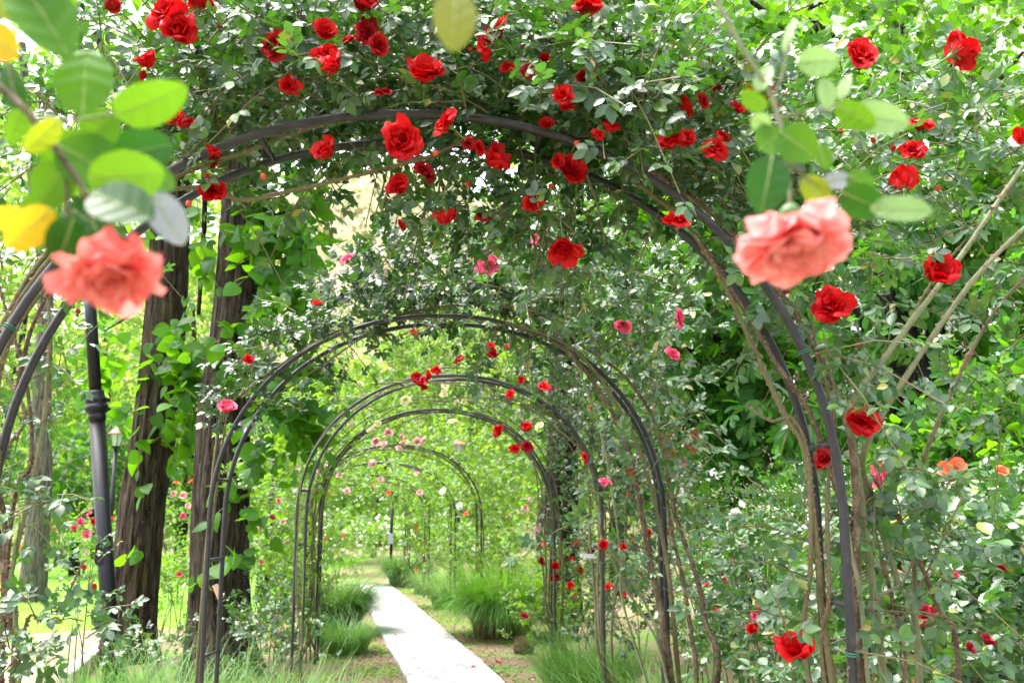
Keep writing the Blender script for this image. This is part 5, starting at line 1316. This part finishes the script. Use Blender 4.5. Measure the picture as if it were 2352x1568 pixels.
for a, k in BUSH_Q:
    for bl in k.get('blooms', ()):
        KEEP.append((bl[0], bl[1], a[3] - .5, bl[2] * 1.1))
for a, k in BUSH_Q:
    bush_now(*a, **k)

# ------------------------------------------------------------------ lamps, sign, labels
def lantern(t, top, s, glass=True):
    """four-sided lantern with a red tiled-looking hood, s = body width"""
    acc = Acc(); lathe(acc, [(s * .32, 0), (s * .52, s * .95)], top, sides=6); acc.build('glass', M['lamp_glass'], t, smooth=False)
    acc = Acc()
    for k in range(6):
        a = k * PI / 3
        tube(acc, [top + [s * .325 * math.cos(a), s * .325 * math.sin(a), 0], top + [s * .53 * math.cos(a), s * .53 * math.sin(a), s * .95]], s * .03, 6)
    lathe(acc, [(s * .12, -s * .25), (s * .20, -s * .15), (s * .36, -s * .03), (s * .36, .01)], top, sides=10)
    acc.build('frame', M['lamp_paint'], t)
    acc = Acc(); lathe(acc, [(s * .66, s * .93), (s * .64, s * .99), (s * .30, s * 1.32), (s * .12, s * 1.45), (s * .10, s * 1.52), (s * .03, s * 1.62)], top, sides=6)
    acc.build('hood', M['lamp_hood'], t, smooth=False)
M['lamp_glass'] = solid_mat('lamp_glass', [(.3, (.38, .40, .36)), (.7, (.46, .48, .44))], scale=3, rough=.25)
M['lamp_hood'] = solid_mat('lamp_hood', [(.3, (.26, .07, .07)), (.7, (.33, .10, .10))], scale=6, rough=.6)

b = on_ground(242, 1530); b[1] = 9.1; b = at(262, 1530, 9.1) * [1, 1, 0]
NL = thing('street_lamp', 'near black lamp post with a ringed collar, left of the tree trunks', 'street lamp', b)
def lp(z):      # the post leans a little
    return b + np.array([-.40 * z / 3.0, 0, z])
zc = at(220, 935, 9.1)[2]
acc = Acc(); tube(acc, [lp(0), lp(.5), lp(zc)], [.074, .073, .068], 24); acc.build('lower_post', M['lamp_paint'], NL)
acc = Acc(); tube(acc, [lp(zc), lp(zc + .8), lp(3.55)], [.056, .055, .052], 20); acc.build('upper_post', M['lamp_paint'], NL)
acc = Acc(); lathe(acc, [(.066, -.13), (.078, -.125), (.080, -.075), (.072, -.065), (.088, -.05), (.104, -.02), (.104, .005), (.090, .025), (.086, .03), (.098, .05), (.098, .075), (.080, .10), (.076, .115), (.078, .15), (.057, .155)], lp(zc), lp(zc + 1), 28)
acc.build('collar', M['lamp_paint'], NL)
acc = Acc(); lathe(acc, [(.098, 0), (.098, .22), (.092, .25), (.076, .27)], lp(0), sides=24); acc.build('base_sleeve', M['lamp_paint'], NL)
hz_ = at(231, 1272, 9.0)[2]
acc = Acc(); pp = np.array([[math.sin(a) * .042, -.001, math.cos(a) * .10 if abs(math.cos(a)) > .99 else np.sign(math.cos(a)) * .065 + math.cos(a) * .035] for a in np.linspace(0, 2 * PI, 25)[:-1]])
c = lp(hz_) + [-.022, -.072, 0]
k = len(pp); acc.add(np.concatenate([pp + c, pp + c + [0, .03, 0]]), [np.array([list(range(k))]), np.array([[i, (i + 1) % k, (i + 1) % k + k, i + k] for i in range(k)])])
hc = acc.build('hatch_cover', M['lamp_paint'], NL, smooth=False)
for dz in (.065, -.065):
    acc = Acc(); lathe(acc, [(.011, 0), (.011, .004), (.004, .006)], c + [0, -.001, dz], c + [0, -1, dz], 10); acc.build('bolt', M['metal'], hc, origin=np.array(NL.location))
lantern(NL, lp(3.75), .34)
acc = Acc(); lathe(acc, [(.054, 0), (.075, .03), (.06, .08), (.09, .14), (.05, .22)], lp(3.5), sides=16); acc.build('neck', M['lamp_paint'], NL)

def far_lamp(label, px, py, d, s=.30):
    top = at(px, py, d); b_ = top * [1, 1, 0]
    t = thing('street_lamp', label, 'street lamp', b_)
    acc = Acc(); tube(acc, [b_, b_ + [0, 0, top[2] - s * .2]], [.055, .04], 12); acc.build('post', M['lamp_paint'], t)
    lantern(t, top, s)
far_lamp('far street lamp with a pinkish hood and white glass beside the mossy trunk', 266, 1025, 21, .28)
far_lamp('faint street lamp seen through the fifth arch on the right', 1054, 1046, 24, .28)
far_lamp('street lamp post half hidden behind leaves left of the third arch', 628, 1010, 15, .30)

b = at(900, 1180, 21.5) * [1, 1, 0]
SP = thing('sign_post', 'dark pole with a small white notice sign at the end of the path', 'sign', b)
acc = Acc(); tube(acc, [b, b + [0, 0, 1.9]], .034, 12); lathe(acc, [(.04, 0), (.04, .04), (.02, .07)], b + [0, 0, 1.9], sides=12); acc.build('pole', M['lamp_paint'], SP)
M['sign_white'] = solid_mat('sign_white', [(.3, (.34, .35, .42)), (.7, (.40, .41, .48))], scale=3, rough=.5)
acc = Acc(); box(acc, at(897, 1236, 21.44) , (.12, .012, .22)); acc.build('sign_plate', M['sign_white'], SP, smooth=False)
b = at(1049, 1180, 25) * [1, 1, 0]
# plant labels
M['wood_tag'] = solid_mat('wood_tag', [(.3, (.50, .34, .22)), (.7, (.62, .45, .32))], scale=9, rough=.7, stretch=(1, 1, 6))
p = at(500, 1358, 5.36); acc = Acc(); box(acc, p, (.030, .004, .08), 0, tilt=-.45)
acc.build('tag_plate', M['wood_tag'], None, smooth=False, origin=p); ob = bpy.context.scene.collection.objects[-1]
ob.name = 'plant_label'; tag(ob, 'small wooden plant label tied to the left post of the second arch', 'plant label')
for px, py, d, sz, rt_, lb in ((1350, 1276, 7.55, (.095, .004, .032), .05, 'white plant label fixed across the right post of the third arch'), (1261, 1238, 9.95, (.024, .004, .09), .3, 'white plant label hanging on the right post of the fourth arch'),
                              (1596, 1477, 5.6, (.04, .004, .012), -.2, 'thin white plant label low in the rose bed')):
    p = at(px, py, d); acc = Acc(); box(acc, p, sz, 0, tilt=rt_)
    o = acc.build('plant_label', M['sign_white'], None, smooth=False, origin=p); tag(o, lb, 'plant label')
# ------------------------------------------------------------------ sprays hanging close to the lens
M['midrib'] = solid_mat('midrib', [(.3, (.22, .30, .08)), (.7, (.30, .38, .12))], scale=20, rough=.5)
def big_leaf(parent, base, tip, wpx, d, mat, label=None, tilt=0.0, fold=.12, dd=0.0, curl=.12):
    """broad rose leaflet from base to tip, with a midrib fold and toothed edge"""
    B, T = at(base[0], base[1], d), at(tip[0], tip[1], d + dd)
    L = np.linalg.norm(T - B); W = pxm(wpx, d)
    nv, nu = 15, 9
    v = np.linspace(0, 1, nv); u = np.linspace(-1, 1, nu)
    prof = v ** .52 * (1 - v) ** .62; prof[0] = .03; prof /= prof.max(); prof[-1] = .012
    y = nrm(T - B); n0 = nrm(-B + np.array([0, 0, CAMH])); n0 = n0 - y * n0.dot(y); n0 = nrm(n0); x = np.cross(y, n0)
    ca, sa = math.cos(tilt), math.sin(tilt); x, n0 = x * ca + n0 * sa, n0 * ca - x * sa
    V = []
    for j in range(nv):
        for i in range(nu):
            tooth = (.06 if (j % 2) else -.03) if i in (0, nu - 1) and 1 < j < nv - 1 else 0
            xx = u[i] * W / 2 * (prof[j] + tooth)
            zz = fold * abs(xx) * 1.2 - curl * L * (v[j] - .5) ** 2 + .012 * L * math.sin(j * 1.9 + 1.5 * abs(u[i]) * 3)
            V.append(B + y * v[j] * L + x * xx + n0 * zz)
    i, j = np.meshgrid(np.arange(nv - 1), np.arange(nu - 1), indexing='ij')
    acc = Acc(); acc.add(np.array(V), [np.stack([i * nu + j, i * nu + j + 1, (i + 1) * nu + j + 1, (i + 1) * nu + j], -1).reshape(-1, 4)])
    mid = np.array([V[j * nu + nu // 2] for j in range(nv)]) + n0 * .0004
    tube(acc, mid, np.linspace(.0009, .0002, nv) , 5, 1)
    o = acc.build('leaf', [M[mat], M['midrib']], parent)
    md = o.modifiers.new('subd', 'SUBSURF'); md.levels = 1; md.render_levels = 1
    if label: o['label'] = label
    return o

def stem(parent, lst, d, r0, r1, mat='green_cane', name='stem'):
    p = spline(px_pts(lst, d), 8 * len(lst)); acc = Acc(); tube(acc, p, np.linspace(r0, r1, len(p)) * rng.uniform(.95, 1.08, len(p)), 10)
    return acc.build(name, M[mat], parent)

SAL = [bloom_mesh('bloom_salmon', 901, M['salmon'], n=30, open_=1.15, nu=11, nv=10, ruff=.12, droopy=.35), bloom_mesh('bloom_salmon_pale', 915, M['salmon_pale'], n=32, open_=1.15, nu=11, nv=10, ruff=.12, droopy=.35)]
BL['salmon'] = [SAL[0]]; BL['salmon_pale'] = [SAL[1]]

SL = thing('rose_spray', 'blurred spray of green and yellow leaves with a nodding coral pink rose, left and close', 'rose spray', at(60, 230, .72), 'rose sprays hanging close by')
stem(SL, [(-60, 150), (0, 200), (60, 255), (130, 345), (185, 425), (212, 510), (222, 600)], .72, .0028, .0018, 'old_cane')
stem(SL, [(70, 265), (170, 275), (270, 262)], .72, .0012, .0009, 'twig', 'petiole')
stem(SL, [(-50, 60), (10, 130), (40, 230)], .73, .0015, .001, 'green_cane', 'petiole')
stem(SL, [(150, 370), (155, 470), (160, 560)], .72, .0016, .0012, 'old_cane', 'petiole')
for bs, tp, w, d, mat, lb, tl, dd in (
    ((190, 262), (200, 112), 140, .70, 'near_leaf', None, .25, .01), ((262, 270), (428, 200), 112, .69, 'near_leaf', 'pointed leaf with a pale shiny streak', -.35, -.02), ((40, -60), (160, 130), 150, .66, 'near_leaf', 'large leaf at the upper left corner', .2, 0),
    ((20, 20), (185, -70), 150, .67, 'near_leaf', None, -.3, 0), ((130, 330), (285, 420), 150, .72, 'near_leaf', None, .5, .02), ((200, 330), (260, 260), 100, .74, 'near_leaf', None, .3, 0), ((200, 410), (380, 400), 140, .70, 'near_leaf', None, -.4, .02),
    ((205, 440), (350, 500), 120, .69, 'near_leaf_dark', None, .5, -.02), ((345, 440), (422, 562), 88, .73, 'near_leaf_painted_sheen', 'leaf with a silvery sheen painted into its colour', .3, .01), ((140, 275), (55, 350), 66, .71, 'near_leaf_lime', 'yellow-green leaf', .4, 0),
    ((120, 480), (15, 570), 92, .70, 'near_leaf_yellow', 'withered yellow leaf', .2, 0), ((40, 130), (-40, 60), 90, .70, 'near_leaf_yellow', 'yellow leaf at the left frame edge', .3, 0), ((50, 480), (-50, 520), 60, .72, 'near_leaf_yellow', 'curled orange-brown leaf', .6, 0),
    ((150, 380), (90, 470), 110, .72, 'near_leaf', None, -.3, .01), ((170, 500), (130, 610), 100, .705, 'near_leaf_dark', None, .3, 0), ((210, 500), (250, 600), 80, .70, 'near_leaf_dark', None, -.6, 0), ((50, 250), (10, 150), 70, .73, 'near_leaf_dark', None, .5, 0),
    ((300, 380), (405, 430), 80, .74, 'near_leaf', None, .6, .02), ((60, 240), (20, 330), 60, .74, 'near_leaf', None, .4, 0), ((10, -40), (60, 60), 120, .70, 'near_leaf_lime', None, .2, 0),
    ((185, 300), (150, 450), 150, .75, 'near_leaf', None, .1, .01), ((250, 360), (400, 330), 110, .76, 'near_leaf_dark', None, .3, .02), ((230, 430), (330, 360), 110, .755, 'near_leaf', None, -.2, .01), ((150, 470), (250, 540), 110, .735, 'near_leaf_dark', None, .3, 0), ((100, 440), (70, 560), 90, .74, 'near_leaf', None, .3, 0)):
    big_leaf(SL, bs, tp, w, d, mat, lb, tl, dd=dd)
bloom(SL, 250, 622, .70, 112, 'salmon', (.30, -.5, -.9), label='nodding coral pink rose seen from its side')
acc = Acc(); lathe(acc, [(.004, 0), (.009, .006), (.007, .014)], at(222, 585, .70), at(240, 640, .70), 10); acc.build('calyx', M['sepal'], SL)

SR = thing('rose_spray', 'blurred spray of light green leaves with a pale pink drooping rose, right and close', 'rose spray', at(1740, 150, .78), 'rose sprays hanging close by')
stem(SR, [(1600, -80), (1650, 10), (1690, 85), (1740, 165), (1775, 230), (1800, 320), (1812, 420), (1815, 480)], .80, .0024, .0016, 'green_cane')
stem(SR, [(1775, 235), (1800, 160), (1815, 70)], .80, .001, .0006, 'green_cane', 'petiole')
stem(SR, [(1790, 270), (1870, 255), (1945, 255)], .80, .0011, .0008, 'twig', 'petiole')
stem(SR, [(1805, 370), (1870, 420), (1960, 450), (2010, 470)], .80, .0011, .0008, 'twig', 'petiole')
for bs, tp, w, d, mat, lb, tl, dd in (
    ((1832, 145), (1928, 138), 72, .82, 'near_leaf_pale', 'pale round leaf', .2, 0), ((1945, 262), (2092, 282), 84, .79, 'near_leaf_pale', 'pale pointed leaf held out to the right', .3, 0), ((1918, 240), (2012, 292), 66, .78, 'near_leaf', None, -.2, 0),
    ((1790, 300), (1872, 362), 100, .79, 'near_leaf', None, .3, 0), ((1800, 300), (1745, 345), 92, .80, 'near_leaf', None, -.3, 0), ((1775, 355), (1748, 492), 104, .77, 'near_leaf_dark', 'dark green leaf lying over the pink rose', .15, 0),
    ((1890, 418), (1958, 408), 42, .80, 'near_leaf_painted_sheen', 'small leaf with a whitish painted sheen', .3, 0), ((1930, 440), (2030, 482), 88, .79, 'near_leaf_dark', None, -.3, 0), ((2000, 478), (2145, 482), 66, .78, 'near_leaf_pale', 'very pale leaf tip', .4, 0),
    ((1845, 405), (1905, 478), 64, .80, 'near_leaf_lime', None, .3, 0), ((1895, 180), (1900, 250), 50, .82, 'near_leaf_pale', None, .5, 0), ((1740, 210), (1768, 150), 44, .80, 'near_leaf_pale', None, .5, 0), ((1760, 250), (1700, 210), 52, .81, 'near_leaf', None, .5, 0),
    ((1800, 120), (1825, 40), 26, .81, 'near_leaf_pale', None, .6, 0), ((1930, 230), (1950, 170), 34, .82, 'near_leaf_pale', None, .6, 0), ((1770, 290), (1725, 270), 50, .8, 'near_leaf_pale', None, .4, 0), ((1945, 400), (2010, 440), 60, .80, 'near_leaf', None, .5, 0), ((1880, 330), (1900, 390), 50, .8, 'near_leaf', None, .5, 0)):
    big_leaf(SR, bs, tp, w, d, mat, lb, tl, dd=dd)
bloom(SR, 1824, 545, .78, 120, 'salmon_pale', (.05, -.42, -.95), label='pale pink drooping rose')
acc = Acc(); lathe(acc, [(.004, 0), (.010, .006), (.008, .014)], at(1815, 470, .78), at(1818, 520, .78), 10); acc.build('calyx', M['sepal'], SR)

ST = thing('rose_shoot', 'single blurred yellow-green leaf hanging from a shoot at the top middle', 'rose shoot', at(1040, -60, .62))
stem(ST, [(1120, -160), (1060, -110), (1040, -50), (1042, -10)], .62, .0014, .0009)
big_leaf(ST, (1045, -22), (1042, 116), 108, .62, 'near_leaf_russet', 'yellow-green leaf reddening toward its tip', .1, curl=.2)
